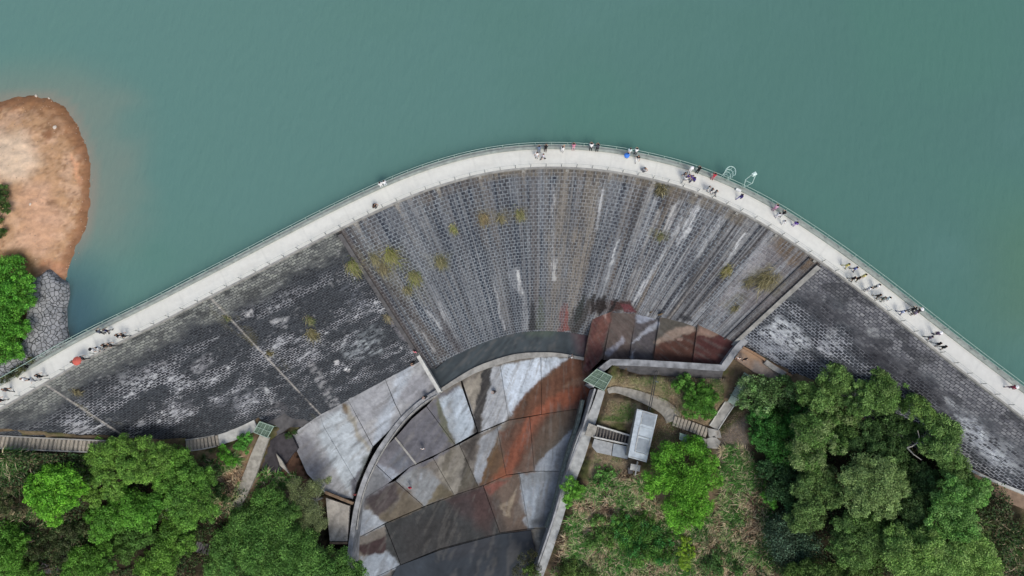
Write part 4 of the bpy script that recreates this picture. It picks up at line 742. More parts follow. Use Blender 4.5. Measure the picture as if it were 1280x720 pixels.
# covered stair and ramp
cs = tag(thing('covered_walk'), 'narrow walkway of grey-green roof panels climbing from the grey ramp to the stained platform', 'covered walkway')
Pc = [(914,505),(919,496),(924,487),(929,478),(935,468)]
for i in range(4):
    a = Vector(U(*Pc[i], -15.6 + i * .2)); c = Vector(U(*Pc[i + 1], -15.6 + i * .2)); d = (c - a); b = MB(); b.box((0, 0, 0), d.length * .94, 1.25, .05); b.box((0, -.6, .05), d.length * .94, .06, .05); b.box((0, .6, .05), d.length * .94, .06, .05); b.box((d.length * .45, 0, .05), .06, 1.2, .05)
    o = b.build('roof_panel', mat_plain('grey_green_panel', (122, 140, 134), .5, .25, 2) if i == 0 else bpy.data.materials['grey_green_panel'], cs); o.location = (a + c) / 2; o.rotation_euler = (0, 0, math.atan2(d.y, d.x))
    for sy in (-.6, .6): 
        b = MB(); b.tube([(0, sy, -1.6), (0, sy, 0)], .04, 5); g = b.build('post', M_green, cs); g.location = a; g.rotation_euler = (0, 0, math.atan2(d.y, d.x))
flat_path('concrete_ramp', [(892,535,-18.1),(903,518,-17.6),(913,503,-17.1)], 1.35, M_conc, 'straight grey concrete ramp with raised edges below the green roof panels', 'ramp', kerb=M_concl)
flat_path('concrete_path', [(760,489,-21.2),(770,487,-21.2),(790,492,-20.9),(812,500,-20.4),(827,507,-20),(838,516,-19.6),(843,526,-19.2)], 1.5, M_pale, 'curved pale path leading from the side path past the roofed hut', 'path', fw=lambda t: .8 + 1.7 * t)
stairway('stone_stairway', [(842,526,-19.1),(860,532,-18.7),(884,541,-18.0)], 1.5, 10, 'short pale stairway between the curved path and the grey ramp', M_tread, fill=.8)
for nm, q, z, lab in (('landing', [(885,535),(900,538),(902,548),(886,546)], -17.8, 'small grey landing at the foot of the straight grey ramp'), ('landing', [(884,548),(893,545),(901,552),(897,561),(884,560)], -17.8, 'small rounded grey landing beside the top of the bright green tree')):
    b = MB(); b.prism([U(*p, z) for p in q], .4); tag(b.build(nm, M_conc), lab, 'landing')
t = tag(thing('valve_chamber'), 'small pale concrete chamber with a dark round opening beside the rounded landing', 'chamber'); b = MB(); b.prism([U(*p, -17.7) for p in [(873,546),(884,549),(882,560),(871,556)]], .5); b.build('cover', M_pale, t); b = MB(); c = U(878, 552.5, -17.69); b.tube([c, (c[0], c[1], c[2] + .05)], .28, 12); b.build('opening', M_pit, t)
b = MB(); b.prism([U(*p, -17.9) for p in [(850,541),(862,545),(857,554),(849,549)]], .12); tag(b.build('green_board', M_green), 'pale green board lying above the crown of the bright green tree', 'board')
# roofed hut with pipe
def hutpt(u, v, z):   # u across (0..1), v along (0..1)
    A_, B_, C_, D_ = (796.5,511), (822,518.5), (808,578), (785,571.5); x = (A_[0] * (1 - u) + B_[0] * u) * (1 - v) + (D_[0] * (1 - u) + C_[0] * u) * v; y = (A_[1] * (1 - u) + B_[1] * u) * (1 - v) + (D_[1] * (1 - u) + C_[1] * u) * v; return U(x, y, z)
hut = tag(thing('valve_house'), 'long pale grey flat-roofed hut standing beside the curved path', 'hut')
ZR = -18.0
b = MB(); b.prism([hutpt(*p, ZR - .25) for p in [(.04,.02),(.96,.02),(.96,.98),(.04,.98)]], 4.5); b.build('wall', M_pale, hut)
b = MB(); b.prism([hutpt(*p, ZR) for p in [(0,0),(1,0),(1,.32),(0,.32)]], .22); b.build('roof', M_roof, hut); b = MB(); b.prism([hutpt(*p, ZR - .12) for p in [(0,.325),(1,.325),(1,1),(0,1)]], .2); b.build('roof', M_roof, hut)
b = MB(); b.prism([hutpt(*p, ZR + .1) for p in [(.32,.03),(.95,.03),(.95,.27),(.32,.27)]], .09); b.build('roof_hatch', M_roofd, hut)
b = MB(); b.prism([hutpt(*p, ZR - .06) for p in [(.35,.56),(.88,.56),(.88,.82),(.35,.82)]], .05); b.build('roof_patch', M_roofd, hut)
b = MB(); b.tube([hutpt(*p, ZR - .02) for p in [(.3,.52),(.93,.52),(.93,.85),(.3,.85)]], .07, 5, closed=True); b.tube([hutpt(.3, .03, ZR + .07), hutpt(.3, .30, ZR + .07)], .06, 5); b.tube([hutpt(.28, .34, ZR - .03), hutpt(.28, .8, ZR - .03)], .05, 5); b.build('roof_frame', M_concl, hut)
for y0 in (.02, .98): b = MB(); b.tube([hutpt(.02, y0, ZR + .02 - (.1 if y0 > .5 else 0)), hutpt(.98, y0, ZR + .02 - (.1 if y0 > .5 else 0))], .05, 5); b.build('roof_edge', M_concl, hut)
pp = tag(thing('pipe'), 'two thin dark pipes running from the grey wall to the roofed hut', 'pipe')
for dx in (-1.2, 1.2): b = MB(); b.tube([U(820.5 + dx, 464, -18.3), U(816 + dx, 490, -18.4), U(811.5 + dx, 513, -18.6)], .07, 6); b.build('tube', M_dkpipe, pp)
b = MB(); b.tube([U(819, 476, -18.3), U(823, 478, -18.3)], .12, 6); b.build('clamp', M_raild, pp)
vb = tag(thing('valve_box'), 'small grey valve box with a white pipe standing below the roofed hut', 'valve box')
c = U(793, 584, -20.6); b = MB(); b.box((0, 0, 0), 1.3, .8, .7, -.2); o = b.build('box', M_conc, vb); o.location = c; b = MB(); b.box((0, 0, .7), 1.45, .9, .06, -.2); o = b.build('lid', M_concl, vb); o.location = c
b = MB(); b.tube([U(797, 577, -20), U(796, 584, -19.8), U(794, 594, -20.2)], .11, 7); b.build('pipe', M_concl, vb); b = MB(); c2 = U(787.5, 588, -20.9); b.box(c2, .7, .9, .4, .1); b.build('base', M_concd, vb)
# barred channel crossing between side path and hut
bc = tag(thing('barred_culvert'), 'open culvert with rows of dark bars between the side path and the hut', 'culvert')
za = -20.9
b = MB(); b.prism([U(*p, za - .9) for p in [(746,533),(789,546),(786,556),(743,546)]], .4); b.build('floor', M_concd, bc)
for q in ([(746.5,532,za),(789,545,za)], [(743,546.5,za),(787,556,za)]): strip('kerb', q, .24, 1.2, M_concl, bc, n=1)
for i in range(11):
    f = (i + .5) / 11; a = U(746.5 + 42 * f, 532.8 + 13 * f, za - .25); c = U(743.5 + 43 * f, 546 + 9.4 * f, za - .25); b = MB(); b.tube([a, c], .11, 5); b.build('bar', M_bar, bc)
cp = tag(thing('culvert_cover'), 'two pale square slabs beside the barred culvert, left of the hut', 'cover')
for q in ([(743,548.5),(766,554),(764,569.5),(746,565.5),(740,558)], [(767,554.3),(786,558.5),(784.5,574),(765,569.7)]): b = MB(); b.prism([U(*p, -21.6) for p in q], .4); b.build('slab', M_roofd if q[0][0] > 760 else mat_plain('cover_slab', (152, 156, 158), .85, .2, 2), cp)
b = MB(); b.prism([U(*p, -21.3) for p in [(736,529),(747,533),(743,547),(731,544)]], .6); tag(b.build('landing', M_pale), 'small beige landing joining the side path to the barred culvert', 'landing')
# path at the right foot of the dam
flat_path('concrete_path', [(1205,590,-8.7),(1232,603.5,-8.2),(1262,619,-7.5),(1300,634,-6.6)], 1.9, M_brown, 'brownish concrete path along the right foot of the dam', 'path')
strip('x', [(1208,584.5,-8.4),(1240,600,-7.7),(1290,620.5,-6.4)], .35, .7, M_concl, None)
tag(bpy.data.objects['x'], 'pale concrete kerb between the brownish path and the right foot of the dam', 'kerb'); bpy.data.objects['x'].name = 'concrete_kerb'
# safety cage of the ladder, lamp and white box on the reservoir side
def near_s(px, py): x, y, _ = U(px, py, 0); return float(S[np.argmin((C[:, 0] - x) ** 2 + (C[:, 1] - y) ** 2)])
M_cage = mat_plain('pale_galvanised', (182, 208, 202), .5, .08, 4, 0)
lc = tag(thing('ladder_cage'), 'pale hooped safety cage of a ladder on the reservoir side of the walkway', 'ladder'); q = near_s(904, 231); 
for z, r_, k in ((2.0, .62, 1.0), (1.15, .55, .9), (.35, .5, .85), (-.45, .48, .8)):
    b = MB(); b.tube([cr(q + r_ * math.cos(a), -WD - .75 - (.1 + k * .85 * math.sin(a)) * (1 if math.sin(a) > 0 else 0), z) for a in np.linspace(0, math.pi, 11)], .05, 6); b.build('hoop', M_cage, lc)
for a in (.05, .8, 1.57, 2.34, 3.1): b = MB(); b.tube([cr(q + r_ * math.cos(a), -WD - .85 - k * .85 * math.sin(a), z) for z, r_, k in ((2.0, .62, 1.0), (1.15, .55, .9), (.35, .5, .85), (-.45, .48, .8))], .03, 5); b.build('upright', M_cage, lc)
for sx in (-.28, .28): b = MB(); b.tube([cr(q + sx, -WD - .82, z) for z in (1.3, 0, -1)], .035, 5); b.build('ladder_rail', M_cage, lc)
lpst = tag(thing('lamp_post'), 'pale double-armed lamp post standing on the reservoir side of the walkway', 'lamp post'); q = near_s(926, 242)
for sx in (-.5, .5): b = MB(); b.tube([cr(q, -WD - .7, 0), cr(q + sx * .9, -WD - 1.0, 1.6), cr(q + sx * .35, -WD - 1.5, 2.9)], .055, 6); b.build('arm', M_cage, lpst)
b = MB(); b.tube([cr(q - .4, -WD - .95, 1.5), cr(q + .4, -WD - .95, 1.5)], .03, 5); b.tube([cr(q - .2, -WD - 1.35, 2.6), cr(q + .2, -WD - 1.35, 2.6)], .03, 5); b.build('brace', M_cage, lpst)
b = MB(); b.box((0, 0, 0), .55, .42, .2); b.ell((0, 0, .2), (.26, .2, .08), 10, 6); o = b.build('lamp_head', mat_plain('lamp_head', (206, 228, 222), .4, .05, 3, 0), lpst); o.location = cr(q, -WD - 1.55, 2.85); o.rotation_euler = (0, 0, .5)
b = MB(); b.box((0, 0, 0), .62, .28, .4); b.box((0, 0, .4), .66, .32, .03); o = b.build('equipment_box', mat_plain('white_box', (226, 228, 226), .5, .05, 3, 0)); q = near_s(920, 240); o.location = cr(q, -WD + .12, 0.01); a = cr(q + .1); c0 = cr(q); o.rotation_euler = (0, 0, math.atan2(a[1] - c0[1], a[0] - c0[0])); tag(o, 'small white equipment box by the reservoir railing near the lamp post', 'box')

# carve the ground out below everything that is laid on it
from mathutils.bvhtree import BVHTree
bpy.context.view_layer.update()
names = ('paving', 'kerb', 'tread', 'bed', 'panel', 'slab', 'rock_ledge', 'broken_slab', 'concrete_splay', 'landing', 'cover', 'floor', 'wall', 'wall_top', 'battered_side', 'roof_panel', 'weir_ledge', 'concrete_kerb', 'green_board', 'box', 'beam', 'curved_training_wall')
V_, F_ = [], []
for o in list(bpy.data.objects):
    if o.type == 'MESH' and o.name.split('.')[0] in names:
        M_ = o.matrix_world; b0_ = len(V_); V_ += [M_ @ v.co for v in o.data.vertices]; F_ += [[b0_ + i for i in p.vertices] for p in o.data.polygons]
tree_ = BVHTree.FromPolygons(V_, F_); gme = ground.data; ga = np.empty(len(gme.vertices) * 3, np.float32); gme.vertices.foreach_get('co', ga); ga = ga.reshape(-1, 3)
vx = np.array([tuple(v) for v in V_]); x0, y0 = vx.min(0)[:2] - 1; x1, y1 = vx.max(0)[:2] + 1; HOLES = []
for i in np.where((ga[:, 0] > x0) & (ga[:, 0] < x1) & (ga[:, 1] > y0) & (ga[:, 1] < y1))[0]:
    x, y, z = ga[i]; m_ = z
    for dx, dy in ((0, 0), (.42, 0), (-.42, 0), (0, .42), (0, -.42)):
        h_ = tree_.ray_cast(Vector((x + dx, y + dy, 20)), Vector((0, 0, -1)))[0]
        if h_ is not None: m_ = min(m_, h_.z - (.45 if (dx, dy) == (0, 0) else .3))
    ga[i, 2] = m_
gme.vertices.foreach_set('co', ga.ravel()); gme.update()
# ------------------------------------------------------------------ vegetation
def leaves_mesh(name, P, Nn, size, col, mat, parent=None, asp=.6, tilt=.55):
    n = len(P); r = rng.normal(size=(n, 3)); r /= np.linalg.norm(r, axis=1)[:, None]; nn = Nn * (1 - tilt) + r * tilt; nn[:, 2] = np.where(nn[:, 2] < 0, nn[:, 2] * .3, nn[:, 2]) + .08; nn /= np.linalg.norm(nn, axis=1)[:, None]
    a = np.cross(nn, rng.normal(size=(n, 3))); a /= np.linalg.norm(a, axis=1)[:, None]; b = np.cross(nn, a); s = (size * rng.uniform(.65, 1.3, n))[:, None]
    V = np.stack([P - a * s * .5, P + b * s * asp * .5 + nn * s * .08, P + a * s * .5, P - b * s * asp * .5 + nn * s * .08], 1).reshape(-1, 3)
    return mesh_np(name, V, np.arange(4 * n).reshape(-1, 4), mat, parent, {'paint': np.repeat(np.clip(col, 0, .9), 4, axis=0)})
def tree(name, label, cat, lobes, H, rgb, leaf=.2, dens=5.0, var=.2, group=None, base=None, flat=.8, alt=None, bump=.24, trunkr=.16, bark=None, droop=.35, branches=()):
    bark = bark or M_bark; L0 = np.array([l[:3] for l in lobes], float); cx, cy = np.average(L0[:, 0], weights=L0[:, 2] ** 2), np.average(L0[:, 1], weights=L0[:, 2] ** 2)
    g = -15.0
    for _ in range(6): x, y, _z = U(cx, cy, g + H); g = float(base if base is not None else gz(x, y)[0])
    c = np.array([x, y, g]); t = tag(thing(name, c), label, cat, group); t.location = tuple(c)
    Rm = max(np.hypot(L0[:, 0] - cx, L0[:, 1] - cy).max(), 1) ; Ps, Ns, Cs = [], [], []; cen = []
    for k, l in enumerate(lobes):
        px, py, r = l[:3]; zt = g + H * (1 - droop * (math.hypot(px - cx, py - cy) / (Rm + 12)) ** 2) + (l[3] if len(l) > 3 else 0) + rng.uniform(-.25, .25)
        R_ = r * (CZ - zt) / F; zc = zt - R_ * flat; o = np.array(U(px, py, zc)); cen.append((o, R_))
        nb = max(7, int(26 * (R_ / 1.8) ** 1.4)); hue = rng.normal(size=3) * .05
        th = rng.uniform(0, 2 * math.pi, nb); u = rng.uniform(-.25, 1, nb); q = np.sqrt(1 - np.clip(u, -1, 1) ** 2); dirs = np.c_[q * np.cos(th), q * np.sin(th), u]
        lc_ = lin(l[4] if len(l) > 4 else rgb); lc_ = (lc_ * .86 + lc_.mean() * .14) * 1.16 * np.array([1.05, 1.0, .86])
        tot = int(dens * 3.2 * R_ * R_ / (leaf * leaf * .5)); per = max(20, tot // nb)
        for d in dirs:
            br = max(.22, R_ * bump) * rng.uniform(.7, 1.45); bc_ = o + d * (R_ - br * .8) * np.array([1, 1, flat]) * rng.uniform(.84, 1.14); m = int(per * (br / max(.22, R_ * bump)) ** 2)
            v = rng.normal(size=(m, 3)); v /= np.linalg.norm(v, axis=1)[:, None]; v[:, 2] = np.where(v[:, 2] < -.3, -v[:, 2], v[:, 2])
            rad = br * rng.uniform(.55, 1.12, m)[:, None]; Ps.append(bc_ + v * rad * np.array([1, 1, .85])); Ns.append(v)
            tint = 1 + rng.normal() * var * 1.0; cc = lc_ * tint
            if alt is not None and rng.random() < .35: cc = (lin(alt) * .86 + lin(alt).mean() * .14) * 1.16 * np.array([1.05, 1.0, .86]) * tint
            Cs.append(np.clip(cc * (1 + rng.normal(size=(m, 1)) * var) + hue * .03, .004, .8))
        m = tot // 3; v = rng.normal(size=(m, 3)); v /= np.linalg.norm(v, axis=1)[:, None]; Ps.append(o + v * R_ * rng.uniform(.3, .8, m)[:, None] * np.array([1, 1, flat])); Ns.append(v); Cs.append(np.tile(lc_ * .9, (m, 1)))
    P = np.vstack(Ps) - c; leaves_mesh('crown', P, np.vstack(Ns), leaf, np.vstack(Cs), M_leaf, t)
    b = MB(); top = H * .55; b.tube([(0, 0, -.6), (.1, .05, top * .5), (.05, .1, top)], [trunkr * 1.4, trunkr, trunkr * .8], 7); b.build('trunk', bark, t)
    b = MB()
    for o, R_ in cen:
        e = o - c; s0 = Vector((.06, .07, top * .8)); e = Vector(e); mid = s0.lerp(e, .5) + Vector((0, 0, -.2)); b.tube([s0, mid, e], [trunkr * .6, trunkr * .4, .03], 5)
        for _ in range(3): d = Vector(rng.normal(size=3)).normalized(); d.z = abs(d.z); b.tube([e * .85 + s0 * .15, e + d * R_ * .8], [.035, .012], 4)
    b.build('limbs', bark, t)
    for br_ in branches:
        b = MB(); pts = [Vector(U(*p)) - Vector(c) for p in br_]; b.tube(pts, [.10 - .06 * i / max(1, len(pts) - 1) for i in range(len(pts))], 6); b.build('bare_branch', M_barkp, t)
    return t
OLV, OLV2, DKG = (90, 132, 64), (110, 150, 80), (70, 106, 56)
# right-hand grove
tree('broad_tree', 'olive-green tree with rounded clumps nearest the dam face, top left of the right-hand grove', 'tree', [(1042,476,22),(1022,500,17),(1062,492,14),(1007,492,16,-.5),(1040,505,18,-1)], 6.5, OLV, alt=OLV2, group='trees of the right-hand grove')
tree('broad_tree', 'olive-green tree standing closest under the walkway with its crown against the dark stones', 'tree', [(1104,464,16),(1072,508,15,-.8),(1078,488,13,-.8),(1102,492,24),(1134,478,17),(1084,505,14,-.6),(1160,470,11,-1),(1121,505,15,-1)], 7, OLV, alt=OLV2, group='trees of the right-hand grove')
tree('broad_tree', 'medium green tree with a round lit crown right above the bare pale branch', 'tree', [(1145,509,17),(1170,487,13,-.5),(1158,520,12,-1),(1176,505,11,-1.5)], 7.5, (112,152,74), alt=OLV, group='trees of the right-hand grove')
tree('broad_tree', 'wide olive tree with pale twigs on the left side of the right-hand grove', 'tree', [(1012,538,25),(1057,534,20),(1035,520,16),(1008,566,24),(1046,556,14),(1025,590,20,-1)], 7.5, OLV, alt=(118,146,92), group='trees of the right-hand grove')
tree('broad_tree', 'tall olive tree on the right edge of the grove beside the white-streaked stones', 'tree', [(1176,537,24),(1180,562,21),(1192,585,20,-.5),(1160,560,14,-.8),(1201,605,18,-1)], 7, OLV2, alt=OLV, group='trees of the right-hand grove', branches=[[(1134,559.5,-7.5),(1140,558,-7.1),(1146,554,-6.9),(1149,546,-6.8),(1147,538,-6.7)],[(1134,559.5,-7.4),(1142,568,-6.8),(1152,575,-6.5)]])
tree('broad_tree', 'large dense cauliflower-shaped olive tree in the middle of the right-hand grove', 'tree', [(1090,600,34),(1075,622,22),(1112,590,18),(1100,628,22),(1068,600,20),(1122,610,14,-.6)], 8.5, (112,146,86), alt=(130,162,102), group='trees of the right-hand grove')
tree('broad_tree', 'olive tree between the twiggy wide tree and the dark bluish bush', 'tree', [(1020,600,22),(1036,618,18),(1004,612,17,-.7),(1010,642,22),(996,650,15,-1)], 7, (94,130,70), group='trees of the right-hand grove')
tree('broad_tree', 'dark green tree below the cauliflower-shaped olive tree', 'tree', [(1085,668,30),(1060,660,20),(1108,655,18,-.6),(1068,690,24),(1052,680,18,-.8)], 6.5, (90,128,68), alt=OLV, group='trees of the right-hand grove')
tree('broad_tree', 'brighter green leafy tree beside the brownish path at the right', 'tree', [(1188,634,26),(1212,618,20),(1200,655,22),(1172,655,18,-.6),(1225,610,14,-1),(1188,610,16)], 7.5, (94,150,68), alt=(110,160,84), group='trees of the right-hand grove')
tree('broad_tree', 'light yellow-green wide tree on the bottom edge right of the middle of the grove', 'tree', [(1135,695,32),(1180,700,30),(1215,690,25),(1120,672,18),(1160,680,20),(1225,712,25),(1150,720,30),(1195,725,26)], 8, (118,162,78), alt=(134,176,94), group='trees of the right-hand grove')
tree('broad_tree', 'mid green tree cut by the bottom edge left of the yellow-green wide tree', 'tree', [(1090,712,18),(1065,722,18),(1020,716,22),(995,722,20)], 5.5, (82,118,54), group='trees of the right-hand grove')
tree('broad_tree', 'small dark tree in the shaded hollow inside the right-hand grove', 'tree', [(1115,562,18),(1092,556,16),(1132,588,17),(1120,538,20),(1142,604,15),(1085,540,16),(1105,524,16),(1140,540,14),(1065,556,14),(1150,525,12)], 5, DKG, group='trees of the right-hand grove')
tree('broad_tree', 'small dark green tree filling the gap right of the cauliflower-shaped tree', 'tree', [(1142,640,18),(1150,658,18),(1132,662,14),(1152,616,17),(1140,624,14),(1162,600,14),(1150,590,13)], 5, (72,106,60), group='trees of the right-hand grove')
tree('leafy_shrub', 'dark bluish green bush with fine leaves at the lower left of the right-hand grove', 'bush', [(985,655,22),(975,678,24),(1005,680,20),(990,700,20),(968,660,14)], 4.0, (72,106,88), .2, 3.5, .35, alt=(56,84,66), bump=.4)
tree('leafy_shrub', 'leafy green bush with pale tips beside the green roof panels right of the lawn', 'bush', [(940,482,18),(958,492,20),(975,482,16),(928,500,12),(985,500,16),(950,508,14)], 3.6, (88,130,72), .24, 3.5, .3, alt=(112,148,98))
tree('leafy_shrub', 'saturated green bush in the middle between the lawn and the right-hand grove', 'bush', [(968,528,22),(988,538,20),(958,548,18),(948,522,15),(998,516,16),(978,566,20),(945,545,12)], 3.8, (58,122,50), .2, 4, .25)
tree('leafy_shrub', 'dark green tree-like bush right of the long reeds with a shaded centre', 'bush', [(988,592,24),(974,612,18),(994,626,18),(958,586,14),(1010,580,14)], 4, (52,92,54), .22, 3.5, .3)
# centre
tree('bright_tree', 'bright yellow-green tree beside the roofed hut', 'tree', [(835,572,20),(866,560,17),(824,598,20),(856,603,28),(888,598,16),(850,636,24),(872,628,20),(884,576,14),(866,648,14,-.5),(815,612,11,-.6),(845,655,12,-.8)], 6, (100,168,40), .22, 5, .2, alt=(84,150,36))
tree('leafy_shrub', 'upper left green bush on the lawn close below the grey wall', 'bush', [(853,476,12),(846,484,8),(862,484,8)], 2.2, (86,142,52), .18, 4.5, .22, alt=(70,126,44), base=None)
tree('leafy_shrub', 'largest green bush on the lawn between the grey wall and the ramp', 'bush', [(874,500,18),(880,484,11),(866,512,13),(884,512,12),(862,492,9),(890,496,9)], 2.6, (80,138,46), .18, 4.5, .22, alt=(66,120,40))
tree('leafy_shrub', 'small bright green bush overhanging the side path at the channel edge', 'bush', [(713,606,11),(710,618,10),(721,614,10),(712,628,7),(706,608,6)], 2.4, (98,164,50), .17, 4.5, .22, trunkr=.07)
tree('leafy_shrub', 'small green shrub with big leaves below the culvert and left of the valve box', 'bush', [(752,590,10),(758,603,9),(748,602,8),(763,590,7)], 1.4, (84,140,62), .3, 2.6, .3, trunkr=.05)
tree('leafy_shrub', 'wide green bush among the reeds on the bottom edge below the bright yellow-green tree', 'bush', [(800,655,18),(812,672,22),(785,668,18),(826,690,16),(795,690,18),(775,650,12),(838,672,12)], 2.6, (76,126,46), .22, 4, .28, alt=(60,132,60), trunkr=.08)
tree('leafy_shrub', 'narrow yellow-green shrub standing right of the wide green bush', 'bush', [(857,676,8),(862,690,8),(858,704,9),(850,690,6)], 2.2, (134,178,40), .18, 4, .22, trunkr=.05)
tree('leafy_shrub', 'small round bright green bush at the right end of the long reeds', 'bush', [(962,624,9),(957,618,6),(966,632,6)], 2.6, (84,152,52), .18, 4.5, .2, trunkr=.06)
tree('leafy_shrub', 'olive bush cut by the bottom edge at the end of the side path', 'bush', [(712,712,16),(735,718,14),(700,724,10),(665,718,12)], 2.6, (88,118,54), .2, 3.5, .3, trunkr=.07)
tree('thin_tree', 'thin dark twiggy tree overhanging the dark water at the end of the side path', 'tree', [(656,702,11),(664,694,8),(648,714,9),(668,712,9)], 4.5, (66,72,44), .13, 1.3, .35, base=-30, trunkr=.06)
# left
tree('bright_tree', 'brightest green round tree near the left edge of the photo', 'tree', [(55,603,22),(80,600,20),(60,628,20),(84,622,16),(42,618,13),(70,645,12,-.6),(100,612,11,-.6)], 7.5, (104,176,34), .22, 5, .18, alt=(88,158,34))
tree('broad_tree', 'olive-green tree with its crown over the stone stairway at the left foot of the dam', 'tree', [(128,566,19),(150,562,20),(178,562,19),(118,549,10,-.5),(106,574,17),(132,592,17),(200,572,18),(165,586,18),(88,570,12,-1),(182,590,16,-.5),(142,612,13,-1),(112,598,14,-.8),(118,622,13,-1.2)], 6.5, (108,158,60), alt=(90,138,54))
tree('broad_tree', 'green tree below the left dam face, right of the crown over the stairway', 'tree', [(222,576,20),(240,600,21),(210,600,19),(250,624,21),(226,624,20),(258,598,14,-.5),(236,646,18),(205,622,14,-.8),(262,640,13,-1)], 7.5, (98,154,56), alt=(82,134,50))
tree('bright_tree', 'fresh green tree in the middle of the lower left trees with dark gaps around it', 'tree', [(162,636,24),(140,650,20),(180,648,17),(126,664,14),(192,630,15,-.4),(150,618,14,-.8),(118,640,13,-1)], 6.5, (92,158,48), alt=(78,138,44))
tree('broad_tree', 'yellow-tinted green tree right of the dark gap at the lower left', 'tree', [(224,662,22),(210,690,22),(188,706,18),(234,682,14),(205,722,20),(218,640,16),(180,720,14)], 7, (98,150,50), alt=(80,128,44))
tree('broad_tree', 'green tree on the bottom edge left of the dark gap at the lower left', 'tree', [(108,698,20),(128,690,14),(92,712,14),(120,716,18),(136,706,10)], 6, (84,138,46))
tree('broad_tree', 'green tree cut by the left edge near the lower left corner', 'tree', [(4,670,22),(16,692,20),(2,708,20),(26,676,12),(-14,690,20),(18,654,12,-1)], 6, (82,140,42))
tree('broad_tree', 'small green tree in the very lower left corner beside the small dark stairway', 'tree', [(36,714,13),(22,722,14),(48,722,10)], 4.5, (82,134,44))
tree('broad_tree', 'widest dark green tree between the left concrete path and the channel', 'tree', [(336,626,22),(312,655,25),(350,655,26),(288,682,24),(330,690,30),(372,680,26),(385,705,28),(352,718,28),(300,712,26),(418,705,22),(438,720,20),(405,722,24),(362,640,16),(448,712,10,-.6),(270,708,16,-.6)], 7.5, (78,128,56), alt=(96,146,66))
tree('feathery_tree', 'sparse grey-green feathery tree beside the pale terrace and the drain platform', 'tree', [(378,622,16),(395,610,13),(392,640,14),(380,655,13),(402,655,10),(368,605,10),(410,600,6)], 6.5, (118,136,92), .12, 2.6, .35, alt=(96,112,78), bump=.4, bark=M_barkp)
tree('leafy_shrub', 'round bright green bush beside the left concrete path', 'bush', [(305,552,10),(312,546,6),(298,557,6),(308,562,6)], 1.8, (84,156,58), .17, 4.5, .2, trunkr=.05)
tree('leafy_shrub', 'small bright green bush below the short stone stairway', 'bush', [(282,568,9),(289,577,7),(278,560,5)], 1.6, (86,160,42), .16, 4.5, .2, trunkr=.05)
tree('leafy_shrub', 'small dark green shrub at the corner of the pale terrace by the fan-shaped apron', 'bush', [(362,545,6),(369,540,4)], 1.0, (58,92,48), .15, 3.5, .25, trunkr=.04)
tree('leafy_shrub', 'dark green bush in the shade between the left trees and the dry grass', 'bush', [(262,572,9),(258,598,10),(270,590,8),(276,612,10),(285,625,8)], 2.0, (66,98,52), .18, 3.2, .3, trunkr=.05)
tree('leafy_shrub', 'dusky olive bush with dry twigs at the left edge under the stairway', 'bush', [(15,590,14),(5,575,10),(30,578,10),(10,610,12),(24,640,12),(8,635,12)], 1.8, (78,92,58), .16, 2.6, .4, alt=(112,106,84), trunkr=.05)
tree('broad_tree', 'dusky green tree in the shaded middle of the lower left, beside the brightest tree', 'tree', [(40,665,14),(60,672,14),(85,668,14),(75,690,14),(105,660,10),(50,690,12)], 3.4, (62,82,48), .18, 3, .35, alt=(84,98,66))
tree('leafy_shrub', 'low green shrub among the reeds between the side path and the wide green bush', 'bush', [(748,652,14),(760,668,16),(742,674,12),(772,652,11)], 1.6, (82,126,56), .22, 3.2, .3, trunkr=.05)
tree('leafy_shrub', 'low dark green shrub among the reeds at the bottom edge left of the right-hand grove', 'bush', [(905,690,16),(922,706,15),(890,708,14),(915,672,11)], 1.6, (74,118,58), .22, 3.2, .3, trunkr=.05)
tree('broad_tree', 'shaded green tree filling the gap between the fresh green tree and the yellow-tinted one', 'tree', [(172,672,16),(160,690,14),(186,668,12),(150,672,12)], 4.2, (80,126,52))
# shore
tree('leafy_shrub', 'large bright green bush on the left edge between the red shore and the walkway', 'bush', [(15,340,22),(30,352,14),(8,372,26),(30,380,16),(12,408,24),(28,412,13),(5,438,20),(20,440,12),(36,362,9),(-15,360,25),(-15,420,25)], 2.6, (76,146,40), .2, 5, .22, base=0.3, alt=(92,162,44), trunkr=.1)
tree('leafy_shrub', 'small dark green bush at the left edge on the bare red shore', 'bush', [(5,238,8),(2,252,11),(8,262,7),(-4,275,10),(1,292,8),(-8,245,10)], 1.6, (78,112,50), .17, 4, .3, base=0.5, alt=(60,88,40), trunkr=.05)
tree('leafy_shrub', 'low brownish green shrub at the foot of the stone pitching beside the walkway', 'bush', [(28,458,7),(18,466,8),(38,450,5),(8,474,7)], .8, (74,84,52), .15, 3.2, .35, base=0.2, trunkr=.03)
